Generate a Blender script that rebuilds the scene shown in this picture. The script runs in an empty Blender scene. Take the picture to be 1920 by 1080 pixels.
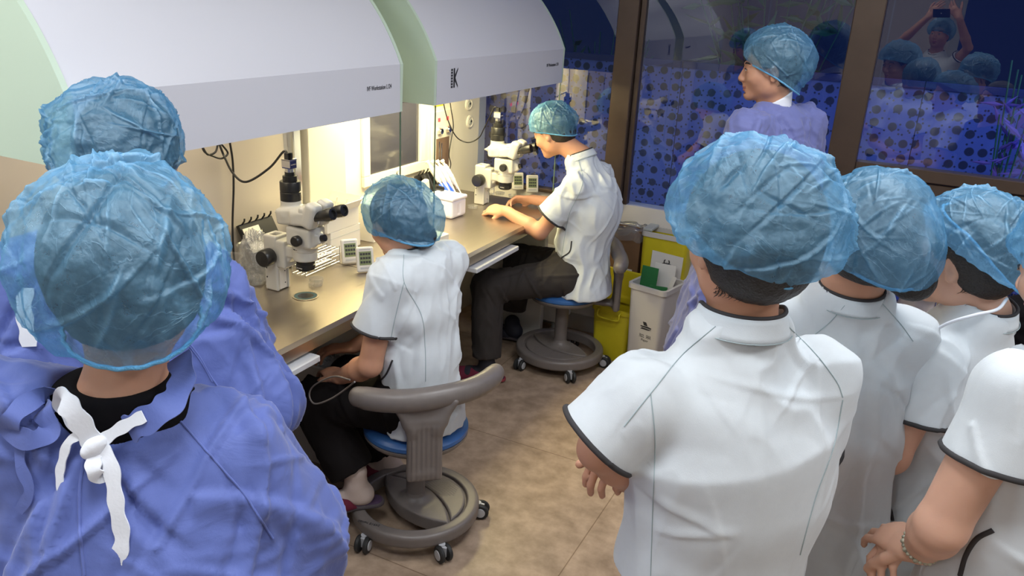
import bpy, math, random
import numpy as np
from mathutils import Vector, Matrix
from mathutils.bvhtree import BVHTree
random.seed(7); rng = np.random.RandomState(7)
S = bpy.context.scene; COL = S.collection
# ---------------------------------------------------------------- camera
FPX, YAW, PITCH, ROLL, CAMZ = 1510.0, math.radians(25.733), math.radians(20.196), math.radians(2.999), 1.85
_fw0 = np.array([-math.sin(YAW), math.cos(YAW), 0]); _r0 = np.array([math.cos(YAW), math.sin(YAW), 0]); _u0 = np.array([0, 0, 1.])
FW = math.cos(PITCH)*_fw0 - math.sin(PITCH)*_u0
_up = math.sin(PITCH)*_fw0 + math.cos(PITCH)*_u0
RT = math.cos(ROLL)*_r0 + math.sin(ROLL)*_up
UP = -math.sin(ROLL)*_r0 + math.cos(ROLL)*_up
CC = np.array([0, 0, CAMZ])
cam = bpy.data.cameras.new('camera'); cam.sensor_width = 36; cam.lens = FPX/1920*36; cam.clip_start = .02
camo = bpy.data.objects.new('camera', cam); COL.objects.link(camo)
camo.matrix_world = Matrix(((RT[0], UP[0], -FW[0], 0), (RT[1], UP[1], -FW[1], 0), (RT[2], UP[2], -FW[2], CAMZ), (0, 0, 0, 1)))
S.camera = camo
def ray(x, y): return RT*(x-960)/FPX + UP*(540-y)/FPX + FW
def W(x, y, D): return CC + ray(x, y)*D
def atz(x, y, z): d = ray(x, y); return CC + d*(z-CAMZ)/d[2]
def atx(x, y, X): d = ray(x, y); return CC + d*X/d[0]
def aty(x, y, Y): d = ray(x, y); return CC + d*Y/d[1]
# ---------------------------------------------------------------- world and exposure
S.view_settings.view_transform = 'Standard'; S.view_settings.look = 'None'
S.view_settings.gamma = 1; S.view_settings.use_curve_mapping = False
S.view_settings.exposure = 0.0
S.cycles.transparent_max_bounces = 32; S.cycles.max_bounces = 10; S.cycles.sample_clamp_indirect = 6
w = bpy.data.worlds.new('world'); S.world = w; w.use_nodes = True
w.node_tree.nodes['Background'].inputs[0].default_value = (.004, .008, .035, 1)
w.node_tree.nodes['Background'].inputs[1].default_value = 1.0
# ---------------------------------------------------------------- ceiling lamps (area light under every panel) and hood lamps
def area(name, loc, sx, sy, power, col, rot=(0, 0, 0), spread=180):
    l = bpy.data.lights.new(name, 'AREA'); l.shape = 'RECTANGLE'; l.size = sx; l.size_y = sy
    l.energy = power; l.color = col; l.spread = math.radians(spread)
    o = bpy.data.objects.new(name, l); o.location = loc; o.rotation_euler = rot; COL.objects.link(o); return o
CEIL = 2.75
PANELS = [(-.55, .55), (-.1, 2.1), (1.3, 1.2), (1.5, 3.0), (-.6, -1.3), (1.6, -1.4), (-1.75, .15)]  # last panel is an added lamp that brightens the near hood end
PANELW = [16, 20, 19, 11, 10, 8, 14]
for (x, y), p in zip(PANELS, PANELW): area('ceiling_lamp_light', (x, y, CEIL-.03), .58, .58, p, (.93, .965, 1.0))
HOODS = [(1.13, 2.36), (2.59, 3.76)]
for i, (y0, y1) in enumerate(HOODS):
    area('hood_lamp_light', (-1.98, (y0+y1)/2, 1.47), .3, y1-y0-.25, (2.6, 20)[i], ((1, .86, .62), (1, .86, .42))[i])
for p in ((-1.3, 4.45, 2.45, 1.8), (.9, 4.45, 2.45, 14)):
    area('garden_lamp_light', p[:3], 1.8, .25, p[3], (.20, .34, 1.0), (math.radians(8), 0, 0))
# ---------------------------------------------------------------- object helpers
def tag(o, label=None, cat=None, group=None, kind=None):
    for k, v in (('label', label), ('category', cat), ('group', group), ('kind', kind)):
        if v: o[k] = v
    return o
def thing(name, label, cat, loc=(0, 0, 0), group=None, rz=0):
    o = bpy.data.objects.new(name, None); o.empty_display_size = .05; o.location = tuple(float(c) for c in loc); o.rotation_euler = (0, 0, rz)
    COL.objects.link(o); return tag(o, label, cat, group)
def mesh(name, V, F, mat, parent=None, smooth=True, world=False, off=None):
    """V in the parent's frame; with world=True V is in world space and the parent's location is taken off"""
    V = np.asarray(V, float).reshape(-1, 3)
    if world and parent is not None:
        q = parent; o0 = np.zeros(3)
        while q is not None: o0 = o0 + np.array(q.location); q = q.parent
        V = V - o0
    me = bpy.data.meshes.new(name)
    if isinstance(F, np.ndarray) and F.ndim == 2:
        n, k = F.shape
        me.vertices.add(len(V)); me.vertices.foreach_set('co', V.astype(np.float32).ravel())
        me.loops.add(n*k); me.loops.foreach_set('vertex_index', F.astype(np.int32).ravel())
        me.polygons.add(n); me.polygons.foreach_set('loop_start', np.arange(0, n*k, k, dtype=np.int32))
        me.polygons.foreach_set('loop_total', np.full(n, k, dtype=np.int32)); me.update(calc_edges=True); me.validate()
    else:
        me.from_pydata([tuple(v) for v in V], [], [tuple(int(i) for i in f) for f in F]); me.update()
    if smooth: me.polygons.foreach_set('use_smooth', np.ones(len(me.polygons), dtype=bool))
    if mat: me.materials.append(mat)
    o = bpy.data.objects.new(name, me); COL.objects.link(o)
    if parent is not None: o.parent = parent
    if off is not None: o.location = off
    return o
class MB:
    def __init__(s): s.v = []; s.f = []
    def add(s, V, F):
        n = len(s.v); s.v += [tuple(map(float, v)) for v in V]; s.f += [tuple(int(i)+n for i in f) for f in F]; return s
    def box(s, a, b, R=None, c=None, bev=0):
        a = np.minimum(a, b).astype(float) if True else a; b = np.maximum(a, b)
        if bev > 0:
            h = (b-a)/2; m = (a+b)/2; t = min(bev, h.min()*.49); V = []; 
            for sx in (-1, 1):
                for sy in (-1, 1):
                    for sz in (-1, 1):
                        sg = np.array([sx, sy, sz])
                        for k in range(3):
                            q = sg*(h-t); q = q.copy(); q[k] = sg[k]*h[k]; V.append(m+q)
            V = np.array(V)
            idx = lambda sx, sy, sz, k: (((sx > 0)*2+(sy > 0))*2+(sz > 0))*3+k
            F = []
            for k in range(3):
                i, j = [(1, 2), (2, 0), (0, 1)][k]
                for sg in (-1, 1):
                    def P(si, sj):
                        q = [0, 0, 0]; q[k] = sg; q[i] = si; q[j] = sj; return idx(*q, k)
                    f = [P(-1, -1), P(1, -1), P(1, 1), P(-1, 1)]; F.append(f if sg > 0 else f[::-1])
            for k in range(3):
                i, j = [(1, 2), (2, 0), (0, 1)][k]
                for si in (-1, 1):
                    for sj in (-1, 1):
                        def P(sk, ax):
                            q = [0, 0, 0]; q[k] = sk; q[i] = si; q[j] = sj; return idx(*q, ax)
                        f = [P(-1, i), P(1, i), P(1, j), P(-1, j)]; F.append(f if si*sj < 0 else f[::-1])
            for sx in (-1, 1):
                for sy in (-1, 1):
                    for sz in (-1, 1):
                        f = [idx(sx, sy, sz, k) for k in range(3)]; F.append(f if sx*sy*sz > 0 else f[::-1])
        else:
            V = np.array([(x, y, z) for x in (a[0], b[0]) for y in (a[1], b[1]) for z in (a[2], b[2])])
            F = [(0, 1, 3, 2), (4, 6, 7, 5), (0, 4, 5, 1), (2, 3, 7, 6), (0, 2, 6, 4), (1, 5, 7, 3)]
        if R is not None: c = np.zeros(3) if c is None else np.array(c); V = (V-c)@np.array(R).T + c
        return s.add(V, F)
    def lathe(s, prof, c=(0, 0, 0), axis=(0, 0, 1), n=32, cap=True):
        R = frame(axis); c = np.array(c, float); V = []; F = []
        for r, z in prof:
            for i in range(n):
                a = 2*math.pi*i/n; V.append(c + R@np.array([r*math.cos(a), r*math.sin(a), z]))
        m = len(prof)
        for j in range(m-1):
            for i in range(n): k = (i+1) % n; F.append((j*n+i, j*n+k, (j+1)*n+k, (j+1)*n+i))
        if cap: F.append(tuple(range(n))[::-1]); F.append(tuple((m-1)*n+i for i in range(n)))
        return s.add(V, F)
    def cyl(s, a, b, r, r2=None, n=20):
        a = np.array(a, float); b = np.array(b, float); L = np.linalg.norm(b-a); r2 = r if r2 is None else r2
        return s.lathe([(r, 0), (r2, L)], a, b-a, n)
    def tube(s, P, r, n=8, closed=False, cap=True):
        n = 10 if n >= 6 else n
        P = np.array(P, float); m = len(P)
        T = np.gradient(P, axis=0) if not closed else (np.roll(P, -1, 0)-np.roll(P, 1, 0))
        T /= np.linalg.norm(T, axis=1)[:, None]+1e-12
        N = np.cross(T[0], [0, 0, 1.]);
        if np.linalg.norm(N) < .1: N = np.cross(T[0], [0, 1., 0])
        N /= np.linalg.norm(N); V = []; F = []
        rr = np.broadcast_to(np.asarray(r, float), (m,))
        for i in range(m):
            N = N - T[i]*(N@T[i]); N /= np.linalg.norm(N); B = np.cross(T[i], N)
            for k in range(n):
                a = 2*math.pi*k/n; V.append(P[i]+rr[i]*(math.cos(a)*N+math.sin(a)*B))
        for i in range(m if closed else m-1):
            j = (i+1) % m
            for k in range(n): l = (k+1) % n; F.append((i*n+k, i*n+l, j*n+l, j*n+k))
        if cap and not closed: F.append(tuple(range(n))[::-1]); F.append(tuple((m-1)*n+i for i in range(n)))
        return s.add(V, F)
    def prism(s, poly, ax, a, b):
        """closed 2D outline extruded along axis ax from a to b; outline coordinates are the other two axes in order"""
        n = len(poly); V = []
        for t in (a, b):
            for p in poly:
                q = list(p); q.insert(ax, t); V.append(q)
        F = [(i, (i+1) % n, n+(i+1) % n, n+i) for i in range(n)]
        F.append(tuple(range(n))[::-1]); F.append(tuple(range(n, 2*n)))
        return s.add(V, F)
    def build(s, name, mat, parent=None, smooth=False, world=False, auto=True):
        o = mesh(name, s.v, s.f, mat, parent, False, world)
        import bmesh
        bm = bmesh.new(); bm.from_mesh(o.data); bmesh.ops.recalc_face_normals(bm, faces=bm.faces)
        if smooth:
            for f in bm.faces: f.smooth = True
            for e in bm.edges:
                if len(e.link_faces) == 2 and e.calc_face_angle(0) > math.radians(40 if smooth is True else smooth): e.smooth = False
        bm.to_mesh(o.data); bm.free(); return o
def frame(axis):
    z = np.array(axis, float); z /= np.linalg.norm(z)
    x = np.cross([0, 0, 1.], z)
    if np.linalg.norm(x) < 1e-3: x = np.array([1., 0, 0])
    x /= np.linalg.norm(x); y = np.cross(z, x); return np.stack([x, y, z], 1)
def rotz(a): c, s_ = math.cos(a), math.sin(a); return np.array([[c, -s_, 0], [s_, c, 0], [0, 0, 1.]])
def rotx(a): c, s_ = math.cos(a), math.sin(a); return np.array([[1., 0, 0], [0, c, -s_], [0, s_, c]])
def roty(a): c, s_ = math.cos(a), math.sin(a); return np.array([[c, 0, s_], [0, 1., 0], [-s_, 0, c]])
def nrm(v): v = np.array(v, float); return v/np.linalg.norm(v)
def spline(P, n=8):
    P = np.array(P, float); Q = np.vstack([2*P[0]-P[1], P, 2*P[-1]-P[-2]]); out = []
    for i in range(1, len(Q)-2):
        for t in np.linspace(0, 1, n, endpoint=False):
            a, b, c, d = Q[i-1:i+3]; out.append(.5*((2*b)+(-a+c)*t+(2*a-5*b+4*c-d)*t*t+(-a+3*b-3*c+d)*t**3))
    out.append(P[-1]); return np.array(out)
# vectorised gradient noise
_perm = rng.permutation(512); _grad = rng.normal(size=(512, 3)); _grad /= np.linalg.norm(_grad, axis=1)[:, None]
def noise(p, seed=0):
    p = np.asarray(p, float)+seed*17.31; i = np.floor(p).astype(int); f = p-i; u = f*f*f*(f*(f*6-15)+10); tot = 0
    for dx in (0, 1):
        for dy in (0, 1):
            for dz in (0, 1):
                h = _perm[(_perm[(_perm[(i[:, 0]+dx) & 511]+i[:, 1]+dy) & 511]+i[:, 2]+dz) & 511]
                g = _grad[h]; d = (g*(f-np.array([dx, dy, dz]))).sum(1)
                wx = u[:, 0] if dx else 1-u[:, 0]; wy = u[:, 1] if dy else 1-u[:, 1]; wz = u[:, 2] if dz else 1-u[:, 2]
                tot = tot+wx*wy*wz*d
    return tot
def ridge(p, seed=0): return 1-np.minimum(1, np.abs(noise(p, seed))*3.2)
# ---------------------------------------------------------------- signed distance modelling (one smooth continuous surface per body or part)
class SDF:
    """list of primitives joined with smooth unions, then cut; meshed with surface nets in sparse blocks"""
    def __init__(s): s.p = []
    def cone(s, a, b, ra, rb, k=.02, n=None, fl=1.0, sub=False):
        a = np.array(a, float); b = np.array(b, float); m = max(ra, rb)*max(1, fl)
        n = None if n is None else nrm(n)
        def f(P):
            ab = b-a; L = ab@ab+1e-12; q = P-a; t = np.clip(q@ab/L, 0, 1); q = q-t[:, None]*ab
            d2 = (q*q).sum(1)
            if n is not None: c = q@n; d2 = d2-c*c+(c/fl)**2
            return np.sqrt(np.maximum(d2, 0))-(ra+(rb-ra)*t)
        s.p.append((f, k, sub, (a+b)/2, np.linalg.norm(b-a)/2+m)); return s
    def ell(s, c, r, R=None, k=.02, sub=False):
        c = np.array(c, float); r = np.array(r, float); R = np.eye(3) if R is None else np.array(R)
        def f(P):
            q = (P-c)@R; k0 = np.sqrt(((q/r)**2).sum(1)); k1 = np.sqrt(((q/r/r)**2).sum(1))+1e-9
            return k0*(k0-1)/k1
        s.p.append((f, k, sub, c, r.max())); return s
    def box(s, c, h, rad=.005, R=None, k=.0, sub=False):
        c = np.array(c, float); h = np.array(h, float)-rad; R = np.eye(3) if R is None else np.array(R)
        def f(P):
            q = np.abs((P-c)@R)-h; return np.sqrt((np.maximum(q, 0)**2).sum(1))+np.minimum(q.max(1), 0)-rad
        s.p.append((f, k, sub, c, np.linalg.norm(h)+rad)); return s
    def disc(s, c, r, hh, rad=.005, R=None, k=0., sub=False):
        c = np.array(c, float); R = np.eye(3) if R is None else np.array(R)
        def f(P):
            q = (P-c)@R; a = np.hypot(q[:, 0], q[:, 1])-r+rad; b = np.abs(q[:, 2])-hh+rad
            return np.sqrt(np.maximum(a, 0)**2+np.maximum(b, 0)**2)+np.minimum(np.maximum(a, b), 0)-rad
        s.p.append((f, k, sub, c, math.hypot(r, hh))); return s
    def cut(s, c, n, k=.002):
        """remove everything on the +n side of the plane through c"""
        c = np.array(c, float); n = nrm(n); s.p.append((lambda P: (P-c)@n, k, 'cut', c, 1e9)); return s
    def cutlocal(s, c, n, rad, k=.002):
        """remove the +n side of the plane, only inside a ball of radius rad about c"""
        c = np.array(c, float); n = nrm(n)
        s.p.append((lambda P: np.maximum(-((P-c)@n), np.linalg.norm(P-c, axis=1)-rad), k, True, c, rad)); return s
    def func(s, f, c, rad, k=0., sub=False): s.p.append((f, k, sub, np.array(c, float), rad)); return s
    def ev(s, P, act=None):
        d = np.full(len(P), 1e3)
        for j, (f, k, sub, c, r) in enumerate(s.p):
            if act is not None and not act[j]: continue
            e = f(P); k = max(k, 1e-6)
            if sub == 'cut' : h = np.clip(.5-.5*(d-e)/k, 0, 1); d = d*(1-h)+e*h+k*h*(1-h)
            elif sub: e = -e; h = np.clip(.5-.5*(d-e)/k, 0, 1); d = d*(1-h)+e*h+k*h*(1-h)
            else: h = np.clip(.5+.5*(d-e)/k, 0, 1); d = d*(1-h)+e*h-k*h*(1-h)
        return d
    def mesh(s, h=.006, B=12, bounds=None):
        pos = [p for p in s.p if p[2] is False]
        lo = np.min([c-r for _, _, _, c, r in pos], 0)-.03; hi = np.max([c+r for _, _, _, c, r in pos], 0)+.03
        if bounds is not None: lo = np.maximum(lo, bounds[0]); hi = np.minimum(hi, bounds[1])
        nb = np.ceil((hi-lo)/(h*B)).astype(int); bs = h*B; br = bs*.87
        V = {}; cells = []; keys = []; pts = []
        g = np.arange(B+1)*h; GX, GY, GZ = np.meshgrid(g, g, g, indexing='ij'); G = np.stack([GX, GY, GZ], -1).reshape(-1, 3)
        cen = np.stack(np.meshgrid(*[np.arange(n) for n in nb], indexing='ij'), -1).reshape(-1, 3)
        cp = lo+(cen+.5)*bs
        C = np.array([p[3] for p in s.p]); Rr = np.array([p[4] for p in s.p]); Kk = np.array([p[1] for p in s.p])
        dd = np.linalg.norm(cp[:, None]-C[None], axis=2)-Rr[None]-Kk[None]-br
        near = dd < .03; posm = np.array([p[2] is False for p in s.p])
        cand = near[:, posm].any(1)
        allc = []; allv = []; allp = []
        for bi in np.nonzero(cand)[0]:
            act = near[bi]
            d0 = s.ev(cp[bi:bi+1], act)[0]
            if abs(d0) > br*2.2: continue
            D = s.ev(G+(lo+cen[bi]*bs), act).reshape(B+1, B+1, B+1)
            ins = D < 0
            if ins.all() or not ins.any(): continue
            # dual vertices of active cells
            c8 = [(i, j, k) for i in (0, 1) for j in (0, 1) for k in (0, 1)]
            sl = lambda A, i, j, k: A[i:B+i, j:B+j, k:B+k]
            cnt = sum(sl(ins, *c).astype(int) for c in c8); actc = (cnt > 0) & (cnt < 8)
            idx = np.argwhere(actc)
            if len(idx) == 0: continue
            acc = np.zeros((len(idx), 3)); num = np.zeros(len(idx))
            for a in c8:
                for ax in range(3):
                    if a[ax]: continue
                    b = list(a); b[ax] = 1
                    da = D[idx[:, 0]+a[0], idx[:, 1]+a[1], idx[:, 2]+a[2]]; db = D[idx[:, 0]+b[0], idx[:, 1]+b[1], idx[:, 2]+b[2]]
                    m = (da < 0) != (db < 0); t = np.where(m, da/(da-db+1e-20), 0)
                    pnt = np.array(a, float)+np.eye(3)[ax]*t[:, None]
                    acc += pnt*m[:, None]; num += m
            v = (idx+acc/num[:, None])*h+lo+cen[bi]*bs
            allc.append(idx+cen[bi]*B); allv.append(v)
            # faces: grid edges with a sign change, edges owned by this block
            for ax in range(3):
                o = [0, 0, 0]; o[ax] = 1
                A = ins[:B, :B, :B]; Bm = ins[o[0]:B+o[0], o[1]:B+o[1], o[2]:B+o[2]]
                e = np.argwhere(A != Bm)
                if len(e): allp.append((ax, e+cen[bi]*B, A[e[:, 0], e[:, 1], e[:, 2]]))
        cells = np.concatenate(allc); verts = np.concatenate(allv)
        big = (nb*B+2).astype(np.int64)
        key = lambda c: ((c[:, 0]+1)*big[1]+(c[:, 1]+1))*big[2]+(c[:, 2]+1)
        kk = key(cells); order = np.argsort(kk); ks = kk[order]
        F = []
        for ax, e, fl in allp:
            u, v_ = [(1, 2), (2, 0), (0, 1)][ax]; q = []
            for du, dv in ((0, 0), (-1, 0), (-1, -1), (0, -1)):
                c = e.copy(); c[:, u] += du; c[:, v_] += dv; kq = key(c)
                p = np.searchsorted(ks, kq); p = np.minimum(p, len(ks)-1); ok = ks[p] == kq
                q.append(np.where(ok, order[p], -1))
            q = np.stack(q, 1); good = (q >= 0).all(1); q = q[good]; f = fl[good]
            q[~f] = q[~f][:, ::-1]; F.append(q)
        return verts, np.concatenate(F)
def relax(V, F, it=2, lam=.5):
    n = len(V); a = F.ravel(); b = np.roll(F, -1, 1).ravel()
    for _ in range(it):
        acc = np.zeros_like(V); cnt = np.zeros(n)
        for k in range(3): acc[:, k] = np.bincount(a, V[b, k], n)+np.bincount(b, V[a, k], n)
        cnt = np.bincount(a, minlength=n)+np.bincount(b, minlength=n); cnt = np.maximum(cnt, 1)
        V = V*(1-lam)+lam*acc/cnt[:, None]
    return V
def normals(V, F):
    n = np.cross(V[F[:, 2]]-V[F[:, 0]], V[F[:, 3]]-V[F[:, 1]]); N = np.zeros_like(V)
    for c in range(4):
        for k in range(3): N[:, k] += np.bincount(F[:, c], n[:, k], len(V))
    return N/(np.linalg.norm(N, axis=1)[:, None]+1e-12)
def sdfmesh(name, sd, h, mat, parent=None, world=True, it=2, disp=None, bounds=None):
    V, F = sd.mesh(h, bounds=bounds); V = relax(V, F, it)
    if disp is not None: V = V+normals(V, F)*disp(V)[:, None]
    return mesh(name, V, F, mat, parent, True, world)
# ---------------------------------------------------------------- materials
def mat(name, col, rough=.5, metal=0., noise_=0., nscale=20., bump=0., bscale=60., spec=.5, emis=None, es=0, sheen=0., sub=0., coat=0., aniso=None):
    m = bpy.data.materials.new(name); m.use_nodes = True; nt = m.node_tree; b = nt.nodes['Principled BSDF']
    b.inputs['Base Color'].default_value = (*col, 1); b.inputs['Roughness'].default_value = rough; b.inputs['Metallic'].default_value = metal
    b.inputs['Specular IOR Level'].default_value = spec; b.inputs['Sheen Weight'].default_value = sheen
    b.inputs['Coat Weight'].default_value = coat
    if sub: b.inputs['Subsurface Weight'].default_value = sub; b.inputs['Subsurface Radius'].default_value = (.02, .008, .004); b.inputs['Subsurface Scale'].default_value = .5
    if emis: b.inputs['Emission Color'].default_value = (*emis, 1); b.inputs['Emission Strength'].default_value = es
    tc = nt.nodes.new('ShaderNodeTexCoord')
    if noise_ > 0:
        n = nt.nodes.new('ShaderNodeTexNoise'); n.inputs['Scale'].default_value = nscale; n.inputs['Detail'].default_value = 5
        r = nt.nodes.new('ShaderNodeMapRange'); r.inputs[1].default_value = .3; r.inputs[2].default_value = .7; r.inputs[3].default_value = 1-noise_; r.inputs[4].default_value = 1+noise_*.6
        x = nt.nodes.new('ShaderNodeMix'); x.data_type = 'RGBA'; x.blend_type = 'MULTIPLY'; x.inputs[0].default_value = 1; x.inputs[6].default_value = (*col, 1)
        nt.links.new(tc.outputs['Object'], n.inputs['Vector']); nt.links.new(n.outputs[0], r.inputs[0]); nt.links.new(r.outputs[0], x.inputs[7]); nt.links.new(x.outputs[2], b.inputs['Base Color'])
    if bump > 0:
        n = nt.nodes.new('ShaderNodeTexNoise'); n.inputs['Scale'].default_value = bscale; n.inputs['Detail'].default_value = 4
        bp = nt.nodes.new('ShaderNodeBump'); bp.inputs['Strength'].default_value = bump; bp.inputs['Distance'].default_value = .01
        nt.links.new(tc.outputs['Object'], n.inputs['Vector']); nt.links.new(n.outputs[0], bp.inputs['Height']); nt.links.new(bp.outputs[0], b.inputs['Normal'])
    return m
def glassy(name, col=(1, 1, 1), ior=1.5, rough=0.0, tint=1.0, dens=0.0):
    """thin clear sheet: sharp reflection by Fresnel, the rest passes straight through"""
    m = bpy.data.materials.new(name); m.use_nodes = True; nt = m.node_tree; nt.nodes.clear()
    o = nt.nodes.new('ShaderNodeOutputMaterial'); t = nt.nodes.new('ShaderNodeBsdfTransparent'); g = nt.nodes.new('ShaderNodeBsdfGlossy')
    t.inputs[0].default_value = (*col, 1); g.inputs['Roughness'].default_value = rough
    fr = nt.nodes.new('ShaderNodeFresnel'); ge = nt.nodes.new('ShaderNodeNewGeometry'); mr = nt.nodes.new('ShaderNodeMapRange'); mr.inputs[3].default_value = ior; mr.inputs[4].default_value = 1/ior; nt.links.new(ge.outputs['Backfacing'], mr.inputs[0]); nt.links.new(mr.outputs[0], fr.inputs[0]); mx = nt.nodes.new('ShaderNodeMixShader')
    nt.links.new(fr.outputs[0], mx.inputs[0]); nt.links.new(t.outputs[0], mx.inputs[1]); nt.links.new(g.outputs[0], mx.inputs[2])
    last = mx
    if dens > 0:
        d = nt.nodes.new('ShaderNodeBsdfDiffuse'); d.inputs[0].default_value = (.8, .8, .8, 1); m2 = nt.nodes.new('ShaderNodeMixShader'); m2.inputs[0].default_value = dens
        nt.links.new(mx.outputs[0], m2.inputs[1]); nt.links.new(d.outputs[0], m2.inputs[2]); last = m2
    nt.links.new(last.outputs[0], o.inputs[0]); return m
M = dict(
    white=mat('hood_white', (.64, .64, .69), .38, spec=.4), mint=mat('hood_side_mint', (.56, .68, .55), .45),
    panel=mat('cream_panel', (.78, .74, .66), .4), steel=None, lightgrey=mat('light_grey', (.62, .63, .66), .4),
    wallw=mat('wall_white', (.74, .70, .66), .5, noise_=.03, nscale=3), wallb=mat('wall_beige', (.55, .50, .45), .5, noise_=.05, nscale=3),
    frame=mat('bronze_frame', (.10, .068, .05), .38, metal=.35, noise_=.12, nscale=8), grey=mat('grey_panel', (.42, .44, .42), .45),
    ceil=mat('ceiling_paint', (.8, .8, .8), .7), black=mat('black_plastic', (.012, .012, .013), .35), rubber=mat('black_rubber', (.02, .02, .02), .6),
    ivory=mat('scope_ivory', (.50, .49, .46), .35, coat=.2), taupe=mat('stool_taupe', (.175, .15, .137), .38, noise_=.05, nscale=40, bump=.03, bscale=300),
    seat=mat('seat_blue_vinyl', (.035, .12, .33), .33, bump=.02, bscale=120), chrome=mat('chrome', (.75, .75, .76), .15, metal=1), caster=mat('caster_grey', (.5, .5, .52), .4),
    tunic=mat('tunic_fabric', (.66, .70, .73), .75, noise_=.02, nscale=60, bump=.10, bscale=700, spec=.2, sheen=.2),
    trim=mat('dark_trim', (.035, .032, .034), .8), seam=mat('seam_grey', (.36, .44, .46), .8),
    skin=mat('skin', (.56, .29, .185), .5, noise_=.08, nscale=14, bump=.03, bscale=160, spec=.35, sub=.15), skinlt=mat('skin_fair', (.66, .38, .27), .5, noise_=.07, nscale=14, bump=.03, bscale=160, spec=.35, sub=.15),
    lips=mat('lips', (.40, .13, .10), .45), eye=mat('eye_white', (.7, .68, .65), .2), iris=mat('iris_dark', (.02, .012, .01), .15),
    hair=mat('hair_black', (.016, .012, .010), .45, bump=.5, bscale=220), trousers=mat('trousers_brown_black', (.030, .024, .021), .85, noise_=.1, nscale=30, bump=.1, bscale=300),
    trousersb=mat('trousers_black', (.010, .008, .008), .85, spec=.15), blackshirt=mat('black_shirt', (.006, .005, .006), .9, spec=.1),
    sock=mat('sock_cream', (.62, .50, .44), .9, bump=.2, bscale=400), slip=mat('slipper_maroon', (.16, .012, .035), .8, bump=.2, bscale=500), slipd=mat('slipper_dark', (.02, .02, .03), .8), sole=mat('slipper_sole', (.07, .055, .06), .7), solered=mat('slipper_sole_red', (.25, .03, .04), .7),
    tie=mat('tie_white', (.80, .82, .88), .8, bump=.06, bscale=200), yellow=mat('bin_yellow', (.62, .52, .02), .38, noise_=.04), binw=mat('bin_white', (.60, .57, .54), .5), card=mat('cardboard', (.20, .105, .05), .8, noise_=.15, nscale=6),
    green=mat('green_card', (.02, .16, .045), .5), paper=mat('paper_white', (.75, .72, .68), .7), foam=mat('foam_white', (.70, .70, .84), .7, bump=.15, bscale=200),
    cyl=mat('lcd_green', (.16, .19, .10), .3, emis=(.3, .38, .15), es=.15), red=mat('red_plastic', (.55, .03, .06), .4), led=mat('red_led', (.3, .02, .02), .4, emis=(1, .05, .05), es=3),
    screen=mat('screen_blue', (.02, .05, .3), .2, emis=(.05, .16, 1.0), es=1.5), sticker=mat('yellow_sticker', (.75, .55, .02), .6), lamp=mat('lamp_diffuser', (1, 1, 1), .5, emis=(.9, .96, 1), es=4), warmlamp=mat('hood_lamp', (1, 1, 1), .5, emis=(1, .88, .6), es=5), warmdim=mat('hood_lamp_dim', (1, 1, 1), .5, emis=(1, .90, .7), es=1.2),
    print_=mat('print_black', (.03, .03, .035), .6), dewar=mat('dewar_steel', (.42, .36, .33), .32, metal=.6, noise_=.1, nscale=6), bluepanel=mat('blue_panel', (.012, .03, .17), .6), leaf=mat('leaf_green', (.03, .16, .10), .6), leafp=mat('leaf_purple', (.22, .16, .75), .6),
    glass=glassy('clear_glass', ior=1.22), window=glassy('window_glass', (.72, .80, .95), 2.2), plastic=glassy('clear_plastic', (.93, .94, .96), 1.7, .06, dens=.06), bag=glassy('clear_bag', (.90, .91, .94), 1.9, .14, dens=.14), acryl=glassy('acrylic', (.97, .97, .97), 1.5, .05, dens=.03),
)
def steel_mat():
    m = mat('brushed_steel', (.43, .38, .33), .30, metal=1.0); nt = m.node_tree; b = nt.nodes['Principled BSDF']
    tc = nt.nodes.new('ShaderNodeTexCoord'); mp = nt.nodes.new('ShaderNodeMapping'); mp.inputs['Scale'].default_value = (260, 3, 60)
    n = nt.nodes.new('ShaderNodeTexNoise'); n.inputs['Scale'].default_value = 1; n.inputs['Detail'].default_value = 3
    r = nt.nodes.new('ShaderNodeMapRange'); r.inputs[3].default_value = .24; r.inputs[4].default_value = .42
    nt.links.new(tc.outputs['Object'], mp.inputs[0]); nt.links.new(mp.outputs[0], n.inputs['Vector']); nt.links.new(n.outputs[0], r.inputs[0]); nt.links.new(r.outputs[0], b.inputs['Roughness'])
    bp = nt.nodes.new('ShaderNodeBump'); bp.inputs['Strength'].default_value = .04; bp.inputs['Distance'].default_value = .002
    nt.links.new(n.outputs[0], bp.inputs['Height']); nt.links.new(bp.outputs[0], b.inputs['Normal']); return m
M['steel'] = steel_mat()
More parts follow.
